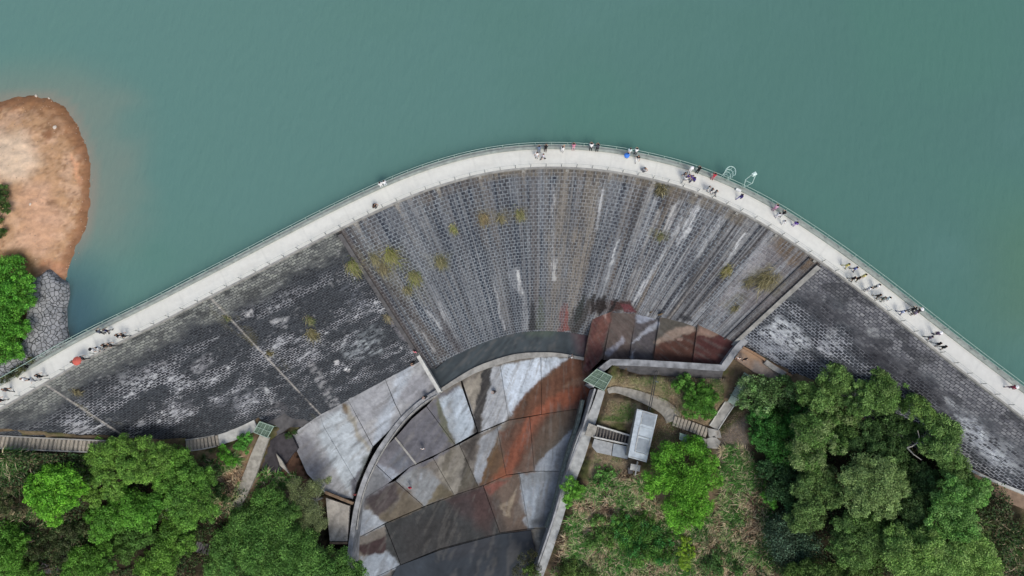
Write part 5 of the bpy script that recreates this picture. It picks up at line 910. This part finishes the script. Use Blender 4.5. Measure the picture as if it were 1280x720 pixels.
# tufts rooted in the masonry
HG = np.arange(.3, 27, .3); GS, GH = [a.ravel() for a in np.meshgrid(np.arange(0, 163, .3), HG, indexing='ij')]
gxx = np.interp(GS, S, C[:, 0]) + np.interp(GS, S, N[:, 0]) * BAT * GH; gyy = np.interp(GS, S, C[:, 1]) + np.interp(GS, S, N[:, 1]) * BAT * GH; gpx, gpy = proj(gxx, gyy, -GH - .2)
def blades(name, base, dirs, length, col, w=.05, seg=4, mat=M_blade, parent=None, droop=.8):
    n = len(base); side = np.cross(dirs, rng.normal(size=(n, 3))); side /= np.linalg.norm(side, axis=1)[:, None] + 1e-9; V = []
    for k in range(seg + 1):
        t = k / seg; c_ = base + dirs * length[:, None] * t; c_[:, 2] -= droop * length * t * t; ww = w * (1 - t ** 1.6) + .004
        V += [c_ - side * ww / 2, c_ + side * ww / 2]
    V = np.stack(V, 1).reshape(-1, 3); b0 = np.arange(n)[:, None] * (2 * (seg + 1)); f = np.stack([np.c_[b0[:, 0] + 2 * k, b0[:, 0] + 2 * k + 1, b0[:, 0] + 2 * k + 3, b0[:, 0] + 2 * k + 2] for k in range(seg)], 1).reshape(-1, 4)
    return mesh_np(name, V, f, mat, parent, {'paint': np.repeat(np.clip(col, .003, .85), 2 * (seg + 1), axis=0)})
tufts = [(441,334,1.0,(128,142,56),'bright green grass tuft on the left side of the left joint rib'),(468,322,.75,(132,132,92),'pale straw-coloured grass tuft just right of the left joint rib'),(488,317,1.1,(134,142,52),'yellow-green grass tuft, largest of those near the left joint rib'),(478,335,.9,(118,112,82),'dry brownish grass tuft below the largest yellow-green one'),
 (517,345,1.0,(124,136,62),'olive grass tuft halfway down the left part of the central face'),(508,362,.7,(104,108,80),'dull thin grass tuft below the olive one on the central face'),(550,326,.9,(112,116,76),'faded grass tuft between the olive one and the middle of the central face'),(566,286,.6,(124,138,60),'small green grass tuft high on the left half of the central face'),
 (604,272,.75,(140,122,84),'orange-brown grass tuft high on the central face'),(650,268,.7,(122,130,74),'pale green grass tuft high in the middle of the central face'),(627,273,.6,(112,110,80),'thin brownish grass tuft between the orange-brown and the pale green ones'),
 (386,400,.6,(104,124,64),'small green grass tuft on the dark left face'),(389,417,.8,(108,104,58),'brownish green grass tuft just below a smaller green one on the dark left face'),(483,396,.55,(148,140,112),'straw-coloured tuft beside the lower part of the left joint rib'),(336,442,.45,(98,92,50),'small brownish tuft on the pale line in the dark left face'),(284,397,.4,(90,104,62),'small tuft on the pale line just below the walkway at the left'),
 (909,337,.7,(142,138,62),'yellowish grass tuft on the right part of the central face'),(958,348,1.2,(118,112,66),'wide flattened olive grass patch near the right joint rib'),(938,352,.7,(112,110,76),'thin olive grass patch left of the wide flattened one'),(826,238,.7,(88,84,50),'dark mossy tuft right under the walkway'),(826,294,.5,(106,116,66),'small mossy green tuft below the dark mossy one on the central face'),
 (920,384,.5,(98,98,64),'dark olive tuft low on the right part of the central face'),(430,510,.45,(140,122,76),'small brown tuft at the foot of the left face where the pale fan begins'),(96,490,.5,(92,84,58),'faint brown tuft on the far left of the dark left face')]
for x_, y_, sz, c_, lab in tufts:
    k = np.argmin((gpx - x_) ** 2 + (gpy - y_) ** 2); s_, h_ = GS[k], GH[k]; o = Vector(cr(s_, BAT * h_ + .05, -h_ - .2)); nx, ny = np.interp(s_, S, N[:, 0]), np.interp(s_, S, N[:, 1]); sz *= 1.35; n = int(260 * sz)
    bs = np.c_[rng.normal(size=(n, 2)) * .30 * sz, np.zeros(n)]; bs[:, 2] = -(bs[:, 0] * nx + bs[:, 1] * ny) / BAT; d = rng.normal(size=(n, 3)) * .55 + np.array([nx * .6, ny * .6, .55]); d /= np.linalg.norm(d, axis=1)[:, None]
    mixk = rng.random((n, 1)) < .4; col = np.where(mixk, lin((158, 152, 118)), lin(c_) * .8 + lin(c_).mean() * .2) * (1 + rng.normal(size=(n, 1)) * .3); ob = blades('grass_tuft', bs, d, rng.uniform(.45, 1.05, n) * sz * 1.1, col, .05, 4, droop=.75); ob.location = o; tag(ob, lab, 'grass tuft', 'grass tufts rooted in the stone face')
# ground cover nobody could count
def scatter(polys, n, excl=()):
    P = []
    for poly, k in polys:
        A_ = np.array(poly, float); lo, hi = A_.min(0), A_.max(0); q = rng.uniform(lo, hi, (int(k * 2.5) + 50, 2)); q = q[sdist(q[:, 0], q[:, 1], poly) < 0][:k]; P.append(q)
    P = np.vstack(P); z = np.full(len(P), -18.0)
    for _ in range(5): x, y, _z = U(P[:, 0], P[:, 1], z); z = gz(x, y) + .05
    keep = sdist(x, y, AP) > 1.0; keep &= sdist(x, y, foot) > .3
    return P[keep, 0], P[keep, 1], x[keep], y[keep], z[keep]
reed = [([(735,600),(790,590),(815,625),(850,660),(900,640),(900,560),(930,560),(955,600),(965,650),(960,722),(690,722),(700,680),(712,650)], 24000), ([(262,575),(300,570),(300,600),(290,640),(262,640)], 1300), ([(325,590),(370,592),(380,602),(340,612),(322,606)], 500), ([(0,562),(60,565),(30,600),(0,640)], 1000), ([(20,630),(140,660),(140,690),(20,690)], 900), ([(1190,640),(1280,660),(1280,722),(1230,722)], 1100), ([(1138,625),(1160,625),(1160,655),(1138,655)], 200)]
cx_, cy_, x, y, z = scatter([(p_, max(12, int(k_ / 13))) for p_, k_ in reed], 0); nB = 22; nc = len(x)
pal = np.array([lin(c) for c in ((80,128,58),(108,152,80),(130,160,96),(160,166,120),(204,190,158),(178,154,126),(112,94,76))])
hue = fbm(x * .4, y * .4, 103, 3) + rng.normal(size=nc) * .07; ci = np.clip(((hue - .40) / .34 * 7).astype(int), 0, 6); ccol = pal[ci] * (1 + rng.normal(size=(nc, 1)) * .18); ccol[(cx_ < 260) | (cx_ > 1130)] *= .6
rp = lambda a_: np.repeat(a_, nB, axis=0); base_ = np.c_[rp(x), rp(y), rp(z)] + rng.normal(size=(nc * nB, 3)) * np.array([.12, .12, .03]); lean = rp(fbm(x * .5, y * .5, 101, 2) * 14)
ang = np.where(rng.random(nc * nB) < .5, lean + rng.normal(size=nc * nB) * .6, rng.uniform(0, 6.283, nc * nB)); up_ = rng.uniform(.5, 1.5, nc * nB); d = np.c_[np.cos(ang), np.sin(ang), up_]; d /= np.linalg.norm(d, axis=1)[:, None]
col = rp(ccol) * (1 + rng.normal(size=(nc * nB, 1)) * .2); alt_ = rng.random(nc * nB) < .18; col[alt_] = pal[4] * .9
tag(blades('reeds', base_, d, rng.uniform(.8, 2.0, nc * nB) * rp(rng.uniform(.7, 1.15, nc)), col, .11, 5, droop=.62), kind='stuff')
lawn = [([(770,470),(905,474),(905,500),(880,530),(848,522),(835,505),(800,488),(762,482)], 15000), ([(760,500),(795,505),(790,528),(752,526)], 4500), ([(744,562),(785,576),(790,600),(735,604)], 3500), ([(822,520),(845,530),(865,545),(830,560),(812,560)], 1500), ([(1200,625),(1280,655),(1280,720),(1215,700)], 4000), ([(895,540),(930,505),(950,540),(930,590),(900,570)], 2500)]
px, py, x, y, z = scatter(lawn, 0); d = rng.normal(size=(len(x), 3)) * .6; d[:, 2] = np.abs(d[:, 2]) + .5; d /= np.linalg.norm(d, axis=1)[:, None]; hue = fbm(x * .7, y * .7, 105, 3) + rng.normal(size=len(x)) * .08
pal = np.array([lin(c) for c in ((98,138,68),(132,146,92),(172,164,128),(196,184,156),(164,144,120))]); gr = (px > 1190); idx = np.clip(((hue - .32 - gr * .12) / .36 * 5).astype(int), 0, 4)
tag(blades('dry_grass', np.c_[x, y, z], d, rng.uniform(.12, .34, len(x)), pal[idx] * (1 + rng.normal(size=(len(x), 1)) * .25), .035, 2, droop=.3), kind='stuff')
und = [([(-80,600),(-2,566),(-2,800),(-80,800)], 9000), ([(-80,724),(430,724),(430,790),(-80,790)], 12000), ([(700,724),(1300,724),(1300,790),(700,790)], 14000), ([(1282,640),(1360,690),(1340,790),(1282,790)], 5000), ([(0,565),(90,565),(260,575),(270,640),(245,722),(0,722)], 30000), ([(260,600),(440,640),(440,722),(250,722)], 7000), ([(935,480),(1180,500),(1235,600),(1280,640),(1280,722),(945,722)], 34000), ([(700,700),(960,640),(960,722),(700,722)], 2500)]
px, py, x, y, z = scatter(und, 0); cl_ = fbm(x * .55, y * .55, 107, 3); k = cl_ > .40; px, py, x, y, z, cl_ = px[k], py[k], x[k], y[k], z[k], cl_[k]; zz = z + rng.uniform(0, 1, len(x)) * (cl_ - .36) * 7
pal = np.array([lin(c) for c in ((46,72,40),(60,92,48),(74,90,54),(92,88,64))]); col = pal[rng.integers(0, 4, len(x))] * (1 + rng.normal(size=(len(x), 1)) * .3)
tag(leaves_mesh('undergrowth', np.c_[x, y, zz], np.tile([0, 0, 1.0], (len(x), 1)), .3, col, M_leaf), kind='stuff')
# ------------------------------------------------------------------ people
def skel(pose):
    "segments (a, b, ra, rb, region); figure stands on z = 0 and faces +y"
    J = dict(hip=(0,0,.95), chest=(0,.01,1.32), neck=(0,0,1.46), head=(0,.01,1.60))
    arms = {}; legs = {}
    for sx in (-1, 1):
        sh = (.175 * sx, 0, 1.40)
        if pose == 'lean': el, wr = (.24 * sx, .22, 1.20), (.10 * sx, .42, 1.12)
        elif pose == 'hold' and sx > 0: el, wr = (.24, .16, 1.18), (.10, .24, 1.38)
        elif pose == 'walk': el, wr = (.22 * sx, -.10 * sx, 1.14), (.22 * sx, .12 - .16 * sx, .93)
        elif pose == 'phone': el, wr = (.22 * sx, .10, 1.16), (.06 * sx, .34, 1.34)
        else: el, wr = (.225 * sx, -.02, 1.13), (.235 * sx, .07, .88)
        arms[sx] = (sh, el, wr); hp = (.09 * sx, 0, .93)
        if pose == 'walk': kn, an = (.09 * sx, .14 * sx + .05, .50), (.09 * sx, .28 * sx - .05, .10)
        elif pose == 'crouch': kn, an = (.14 * sx, .34, .52), (.12 * sx, .02, .10)
        elif pose == 'lean': kn, an = (.10 * sx, .02, .49), (.11 * sx, -.08, .09)
        else: kn, an = (.10 * sx, .02, .49), (.11 * sx, -.01, .09)
        legs[sx] = (hp, kn, an)
    if pose == 'crouch':
        off = Vector((0, -.12, -.52)); J = {k: tuple(Vector(v) + off) for k, v in J.items()}; J['chest'] = (0, .0, .80); J['neck'] = (0, .06, .94); J['head'] = (0, .12, 1.07)
        for sx in (-1, 1): legs[sx] = ((.09 * sx, -.12, .42), legs[sx][1], legs[sx][2]); arms[sx] = ((.175 * sx, .03, .88), (.22 * sx, .26, .70), (.08 * sx, .42, .62))
    if pose == 'lean':
        J['chest'] = (0, .06, 1.29); J['neck'] = (0, .10, 1.43); J['head'] = (0, .15, 1.56); arms = {k: ((v[0][0], .08, 1.37), v[1], v[2]) for k, v in arms.items()}
    G = []
    h, c, n, hd = [Vector(J[k]) for k in ('hip', 'chest', 'neck', 'head')]
    G += [(h + Vector((-.05, 0, 0)), h + Vector((.05, 0, 0)), .135, .135, 2), (h.lerp(c, .15), c, .125, .145, 1), (c + Vector((-.08, 0, .02)), c + Vector((.08, 0, .02)), .115, .115, 1), (c, n, .10, .058, 1), (n - Vector((0, 0, .02)), hd - Vector((0, 0, .06)), .055, .055, 0), (hd - Vector((0, 0, .045)), hd + Vector((0, 0, .045)), .082, .098, 0), (hd + Vector((0, .07, -.07)), hd + Vector((0, .075, -.05)), .042, .045, 0),
          (hd + Vector((0, .095, -.02)), hd + Vector((0, .112, -.035)), .014, .018, 0)]
    for sx in (-1, 1):
        G.append((hd + Vector((.09 * sx, -.005, .005)), hd + Vector((.092 * sx, -.01, -.025)), .02, .016, 0))
        s, e, w = [Vector(p) for p in arms[sx]]; G += [(s, e, .058, .045, 1), (e, w, .043, .029, 0)]
        d = (w - e).normalized(); side = d.cross(Vector((0, 0, 1) if abs(d.z) < .8 else (0, 1, 0))).normalized() ; nrm = side.cross(d)
        pm = w + d * .07; G.append((w, pm, .028, .034, 0)); G.append((pm - side * .02, pm + side * .02, .02, .02, 0))
        for k, ln in enumerate((.062, .075, .07, .055)):
            b = pm + side * (.03 - .02 * k) + d * .012; m = b + d * ln * .6 - nrm * .012; G.append((b, m, .0105, .0095, 0)); G.append((m, m + d * ln * .4 - nrm * .02, .0095, .0085, 0))
        b = w + d * .025 + side * .028 * 1; m = b + side * .03 + d * .03; G += [(b, m, .013, .011, 0), (m, m + d * .03 - nrm * .01, .011, .009, 0)]
        a, k_, an = [Vector(p) for p in legs[sx]]; G += [(a, k_, .088, .06, 2), (k_, an, .058, .042, 2), (an, an + Vector((0, .15, -.045)), .045, .036, 3), (an + Vector((0, -.02, -.04)), an + Vector((0, .1, -.05)), .04, .04, 3)]
    return G, hd
def capsule(mb, a, b, ra, rb):
    d = b - a; L = d.length; R = d.to_track_quat('Z', 'Y').to_matrix() if L > 1e-6 else Matrix.Identity(3); n = 10; v = []; f = []
    rings = [(-math.cos(t) * ra, math.sin(t) * ra) for t in (.35, .8, 1.25)] + [(L + math.sin(t) * rb, math.cos(t) * rb) for t in (.3, .75, 1.2)]
    v.append(a + R @ Vector((0, 0, -ra)))
    for z, r in rings: v += [a + R @ Vector((math.cos(2 * math.pi * k / n) * r, math.sin(2 * math.pi * k / n) * r, z)) for k in range(n)]
    v.append(a + R @ Vector((0, 0, L + rb)))
    f += [(0, 1 + (k + 1) % n, 1 + k) for k in range(n)]; q = len(rings)
    for i in range(q - 1):
        o = 1 + i * n; f += [(o + k, o + (k + 1) % n, o + n + (k + 1) % n, o + n + k) for k in range(n)]
    f += [(len(v) - 1, 1 + (q - 1) * n + k, 1 + (q - 1) * n + (k + 1) % n) for k in range(n)]; mb.add(v, f)
PL = [mat_plain(n_, c, .8, .1, 8, 0) for n_, c in (('skin', (196, 156, 130)), ('cloth', (200, 200, 200)), ('trousers', (50, 52, 60)), ('shoe', (40, 38, 38)), ('hair', (24, 22, 22)))]
BODY = {}
for pose in ('stand', 'lean', 'walk', 'phone', 'crouch', 'hold'):
    G, hd = skel(pose); b = MB()
    for g in G: capsule(b, g[0], g[1], g[2], g[3])
    o = b.build('tmp'); md = o.modifiers.new('r', 'REMESH'); md.mode = 'VOXEL'; md.voxel_size = .0145; md.use_smooth_shade = True
    dg = bpy.context.evaluated_depsgraph_get(); me = bpy.data.meshes.new_from_object(o.evaluated_get(dg)); bpy.data.objects.remove(o); me.name = 'body_' + pose; me.materials.clear()
    for m_ in PL[:4]: me.materials.append(m_)
    co = np.empty(len(me.polygons) * 3, np.float32); me.polygons.foreach_get('center', co); co = co.reshape(-1, 3); best = np.full(len(co), 9.0); reg = np.zeros(len(co), int)
    for a, c, ra, rb, r_ in G:
        a, c = np.array(a), np.array(c); e = c - a; t = np.clip(((co - a) @ e) / (e @ e + 1e-12), 0, 1); dd_ = np.linalg.norm(co - a - t[:, None] * e, axis=1) - (ra + (rb - ra) * t); k = dd_ < best; best[k] = dd_[k]; reg[k] = r_
    me.polygons.foreach_set('material_index', reg.astype(np.int32)); me.polygons.foreach_set('use_smooth', np.ones(len(co), bool))
    hm = MB(); hm.ell(hd + Vector((0, -.018, .05)), (.102, .112, .095), 12, 8); hm.ell(hd + Vector((0, -.055, -.02)), (.088, .07, .11), 12, 8); ho = hm.build('tmp', PL[4], None, True); hme = ho.data; bpy.data.objects.remove(ho)
    ht = MB(); ht.ell(hd + Vector((0, -.01, .10)), (.112, .122, .065), 12, 7); ht.tube([hd + Vector((0, 0, .085)), hd + Vector((0, 0, .095))], [.20, .19], 16); hto = ht.build('tmp', PL[1], None, True); htm = hto.data; bpy.data.objects.remove(hto)
    BODY[pose] = (me, hme, htm)
MC = {}
def cmat(c):
    if c not in MC: MC[c] = mat_plain('fabric', c, .85, .12, 6, 0)
    return MC[c]
def person(px, py, face, pose, top, legs, label, z=0.004, hat=None, hair=(26, 23, 22), scale=1.0, group='people on the dam walkway', skin=None):
    "face: heading in degrees, 0 = up in the photo, 90 = right"
    x, y, _ = U(px, py, z + .9 * scale); me, hme, htm = BODY[pose]; t = tag(thing('person', (x, y, z), -math.radians(face)), label, 'person', group); t.scale = (scale * 1.08,) * 3
    o = bpy.data.objects.new('body', me); link(o, t)
    for i, c in ((1, top), (2, legs)): o.material_slots[i].link = 'OBJECT'; o.material_slots[i].material = cmat(c)
    h = bpy.data.objects.new('hair', hme); link(h, t); h.material_slots[0].link = 'OBJECT'; h.material_slots[0].material = cmat(hair)
    if hat: k = bpy.data.objects.new('hat', htm); link(k, t); k.material_slots[0].link = 'OBJECT'; k.material_slots[0].material = cmat(hat)
    return t
W_, K_, G_, N_, V_ = (236, 238, 240), (26, 26, 30), (128, 132, 138), (40, 46, 84), (112, 92, 170)
PP = [
 (9,487,115,'walk',(74,72,78),K_,'person in dark grey walking, second lowest figure at the left end of the walkway'), (1,500,60,'walk',(84,50,50),K_,'person in dark red at the very left edge of the walkway'), (32,474,60,'stand',W_,(196,198,200),'person in white at the left end, just above the one in dark grey'),
 (42,475,240,'walk',(190,192,196),G_,'person in pale grey between one in white and one in black at the left end'), (50,470,60,'walk',K_,K_,'person all in black left of the red umbrella'), (104,448,60,'walk',(84,84,88),K_,'person in dark grey walking just right of the red umbrella'),
 (118,437.5,60,'stand',W_,(210,210,212),'person in white, left one of the pair right of the red umbrella',dict(hat=K_)), (125,435.5,240,'stand',(226,228,228),G_,'person in off-white, right one of the pair right of the red umbrella'),
 (126,415.5,-30,'lean',(70,76,92),K_,'person in slate blue leaning at the upstream kerb near the left end'), (134,413.5,20,'walk',N_,K_,'person in navy at the upstream kerb near the left end'),
 (132,432.5,60,'walk',K_,(90,86,80),'person in black, left one of the pair at the inner railing near the left end'), (139,431.5,70,'walk',(92,88,86),K_,'person in brownish grey, right one of the left-end pair at the inner railing'), (149,420,60,'walk',K_,W_,'person in black and white trousers in the middle of the walkway near the left end'), (155,419.5,60,'walk',K_,K_,'person all in black, the furthest right of the left-end walkers'),
 (476,231,-30,'stand',W_,W_,'person all in white, left one of the white pair alone on the walkway'), (481,229,-30,'stand',(240,244,246),(214,222,230),'person in white, right one of the white pair alone on the walkway'), (467,257,70,'crouch',(84,62,52),K_,'small crouching person in brown by the inner railing below the white pair'),
 (674,187,-10,'lean',(104,122,150),(120,132,150),'person in grey blue leaning on the reservoir railing, first at the crown of the curve'), (682,186,10,'lean',K_,(80,72,70),'person in black beside the grey blue one at the reservoir railing'), (671,194,200,'stand',W_,(206,208,214),'person in white standing behind the grey blue one at the railing'), (679,196,240,'walk',(218,216,226),K_,'person in pale lilac with dark trousers, nearest the middle of the walkway at the crown'),
 (703,187,30,'phone',W_,W_,'person in white raising both hands, between the black and the pink one at the crown'), (717,184,0,'lean',(204,132,152),(210,170,180),'person in a pink shirt leaning on the reservoir railing'), (739,184,0,'lean',W_,K_,'person in white, left one of the pair leaning just right of the pink shirt',dict(scale=1.08)), (747,185,0,'lean',(72,74,84),K_,'person in dark grey, right one of the pair leaning just right of the pink shirt',dict(scale=1.08)),
 (787,189,20,'stand',(214,240,244),W_,'person in pale cyan at the reservoir railing beside the blue umbrella'), (784,194.5,20,'hold',(120,160,220),(60,70,100),'person in light blue underneath the blue umbrella'), (795,190,10,'lean',W_,K_,'person in white with black trousers at the railing right of the blue umbrella'), (797,198,190,'walk',K_,W_,'person in black with white trousers behind the white one, right of the blue umbrella'), (805,211,100,'crouch',(150,152,158),(90,92,98),'person in grey crouching beside the inner railing right of the blue umbrella'),
 (863,213,-10,'stand',W_,W_,'person in a white sun hat at the railing, left of one in black',dict(hat=(240,240,240),scale=1.05)), (873,213,20,'lean',K_,K_,'person all in black leaning on the railing, right of the white sun hat'), (855,219,150,'walk',(70,68,74),W_,'person in dark grey with white trousers at the left of the purple group'), (860,221,150,'phone',(70,56,120),K_,'person in deep purple in the middle of the purple group'), (864.5,222.5,240,'stand',V_,(92,80,140),'person in lilac in the middle of the purple group'), (867,225,60,'walk',(82,66,144),N_,'person in violet on the lower right of the purple group'), (856,224,30,'walk',W_,G_,'person in white on the lower left of the purple group'),
 (892,221,20,'lean',(188,62,76),(200,120,128),'person in a red top leaning on the railing, left of the ladder cage'), (885,236,110,'walk',(176,180,178),W_,'person in pale grey, left one of the three below the ladder cage'), (889,238.5,110,'walk',(88,90,92),W_,'person in dark grey with white trousers, middle of the three below the ladder cage'), (894,241,110,'walk',(120,124,126),(120,122,126),'person in mid grey, right one of the three below the ladder cage'), (926,246,60,'walk',(52,46,104),(80,72,150),'person in dark violet walking alone below the lamp post'),
 (969,260,30,'lean',(198,158,184),(180,130,160),'person in a pale pink top at the railing right of the lamp post'), (978,268,30,'lean',K_,(210,212,214),'person in black with pale trousers at the railing right of the pink top'), (972,269,60,'stand',W_,(214,212,224),'person in white standing behind the black one at the right of the lamp post'), (979,278,60,'stand',W_,W_,'small person all in white in the middle of the walkway, left of the purple shirt',dict(scale=.85)), (994,280,40,'stand',(98,72,160),(196,176,214),'person in a purple shirt alone above the right joint rib'),
 (1058,332,120,'walk',(214,204,120),(190,186,130),'person in yellow, leftmost of the right-hand group'), (1068,336,120,'walk',(120,130,184),N_,'person in blue at the kerb beside the leftmost yellow one'), (1065.5,348.5,120,'walk',K_,(60,58,54),'person all in black near the inner railing in the right-hand group'), (1071.5,348.5,120,'walk',(56,52,50),(70,74,56),'person in dark brown right beside the black one in the right-hand group'), (1079,345,120,'stand',(226,214,140),(206,198,140),'person in pale yellow between the dark pair and the white pair'),
 (1085,361,120,'stand',W_,(210,208,214),'person in white on the lower left of the white pair',dict(scale=1.08)), (1096,357.5,120,'stand',(232,238,244),(44,44,52),'person in white with black trousers on the upper right of the white pair'), (1097,370,120,'walk',(70,66,60),K_,'person in dark brown with black trousers below the white pair'), (1103,373.5,300,'walk',(120,130,120),(70,80,72),'person in grey green between the dark brown and the pale cyan ones'), (1109,373.5,120,'stand',(216,236,240),W_,'person in pale cyan at the right end of the right-hand group'),
 (1127,390,120,'walk',(198,206,232),(52,62,124),'person in pale blue with navy trousers left of the leaning black pair'), (1140,387,50,'lean',K_,K_,'person all in black, left one of the pair at the railing in the right-hand part'), (1147,389,40,'lean',(34,32,38),(90,84,96),'person in black with a white cap, right one of the leaning black pair',dict(hat=W_)), (1143,391.5,120,'stand',(176,160,176),(70,60,70),'person in dusty pink between the leaning black pair'),
 (1171,417,50,'stand',(110,92,120),(60,52,70),'person in dusky purple with a white hat at the railing',dict(hat=W_)), (1161,422,120,'walk',(120,112,128),K_,'person in grey with black trousers left below the white hat'), (1171.5,430,120,'walk',K_,G_,'person in black, left one of the pair by the inner railing below the white hat'), (1178,434,120,'walk',(40,48,50),K_,'person in black green, right one of the inner railing pair below the white hat'), (1265,484,80,'walk',(150,54,76),(96,52,70),'person in dark red with a white hat at the far right end of the walkway',dict(hat=W_)),
]
for q in PP: person(*q[:7], **(q[7] if len(q) > 7 else {}))
for q in [(519,440,200,'stand',(214,120,140),(60,40,50),'person in pink standing on top of the short dividing wall',-22.6), (516,453,200,'crouch',K_,K_,'person in black crouching on the terrace below the person in pink',-24.1), (532,496,240,'crouch',(40,44,48),G_,'person in dark clothes crouching on the curved wall',-24.4), (618.5,489.5,250,'crouch',(60,62,66),(150,150,150),'person crouching on the pale slab between the dark stream and the white slab',-27.4), (714,446,60,'walk',W_,K_,'person in white with black trousers walking on the rim of the dark pool',-26.2), (528.5,560.5,180,'stand',W_,K_,'person in white and black standing on the grey slab inside the curved wall',-27.7), (512.5,609.5,200,'stand',(206,44,84),(180,60,90),'person in bright red standing on the pale fan in the channel',-28.6), (444,618,0,'stand',(150,70,74),K_,'small figure in dull red on the curved wall above the brown beam',-25), (922,448,200,'stand',(226,214,204),(150,110,90),'person in cream, left one of the pair on the orange-brown platform',-14.5), (931,449,150,'stand',K_,(90,60,50),'person in black, right one of the pair on the orange-brown platform',-14.4)]:
    person(*q[:7], z=q[7], group='people below the dam', scale=1.08)
def umbrella(px, py, rgb, label, r=.62, z=2.05):
    x, y, _ = U(px, py, z); t = tag(thing('umbrella', (x, y, 0)), label, 'umbrella', None); b = MB(); n = 8; v = [(0, 0, z)]
    for k in range(1, 4):
        for j in range(n * 2): a = math.pi * j / n; rr = r * k / 3 * (1 if j % 2 == 0 else .955); v.append((math.cos(a) * rr, math.sin(a) * rr, z - .24 * (k / 3) ** 1.7))
    f = [(0, 1 + j, 1 + (j + 1) % (2 * n)) for j in range(2 * n)] + [(1 + k * 2 * n + j, 1 + (k + 1) * 2 * n + j, 1 + (k + 1) * 2 * n + (j + 1) % (2 * n), 1 + k * 2 * n + (j + 1) % (2 * n)) for k in range(2) for j in range(2 * n)]
    b.add(v, f); b.build('canopy', cmat(rgb), t); b = MB(); b.tube([(0, 0, 1.25), (0, 0, z + .06)], .012, 6); b.build('shaft', PL[3], t); b = MB()
    for j in range(n): a = 2 * math.pi * j / n; b.tube([(0, 0, z - .01), (math.cos(a) * r * .66, math.sin(a) * r * .66, z - .13), (math.cos(a) * r, math.sin(a) * r, z - .25)], .006, 4)
    b.build('ribs', PL[3], t); return t
umbrella(94.5, 451, (190, 96, 84), 'round red umbrella near the left end of the walkway', .56)
person(94, 453, 60, 'hold', (60, 60, 66), K_, 'person in dark clothes underneath the red umbrella')
umbrella(784, 193.5, (70, 128, 220), 'small blue umbrella at the reservoir railing', .36, 1.95)
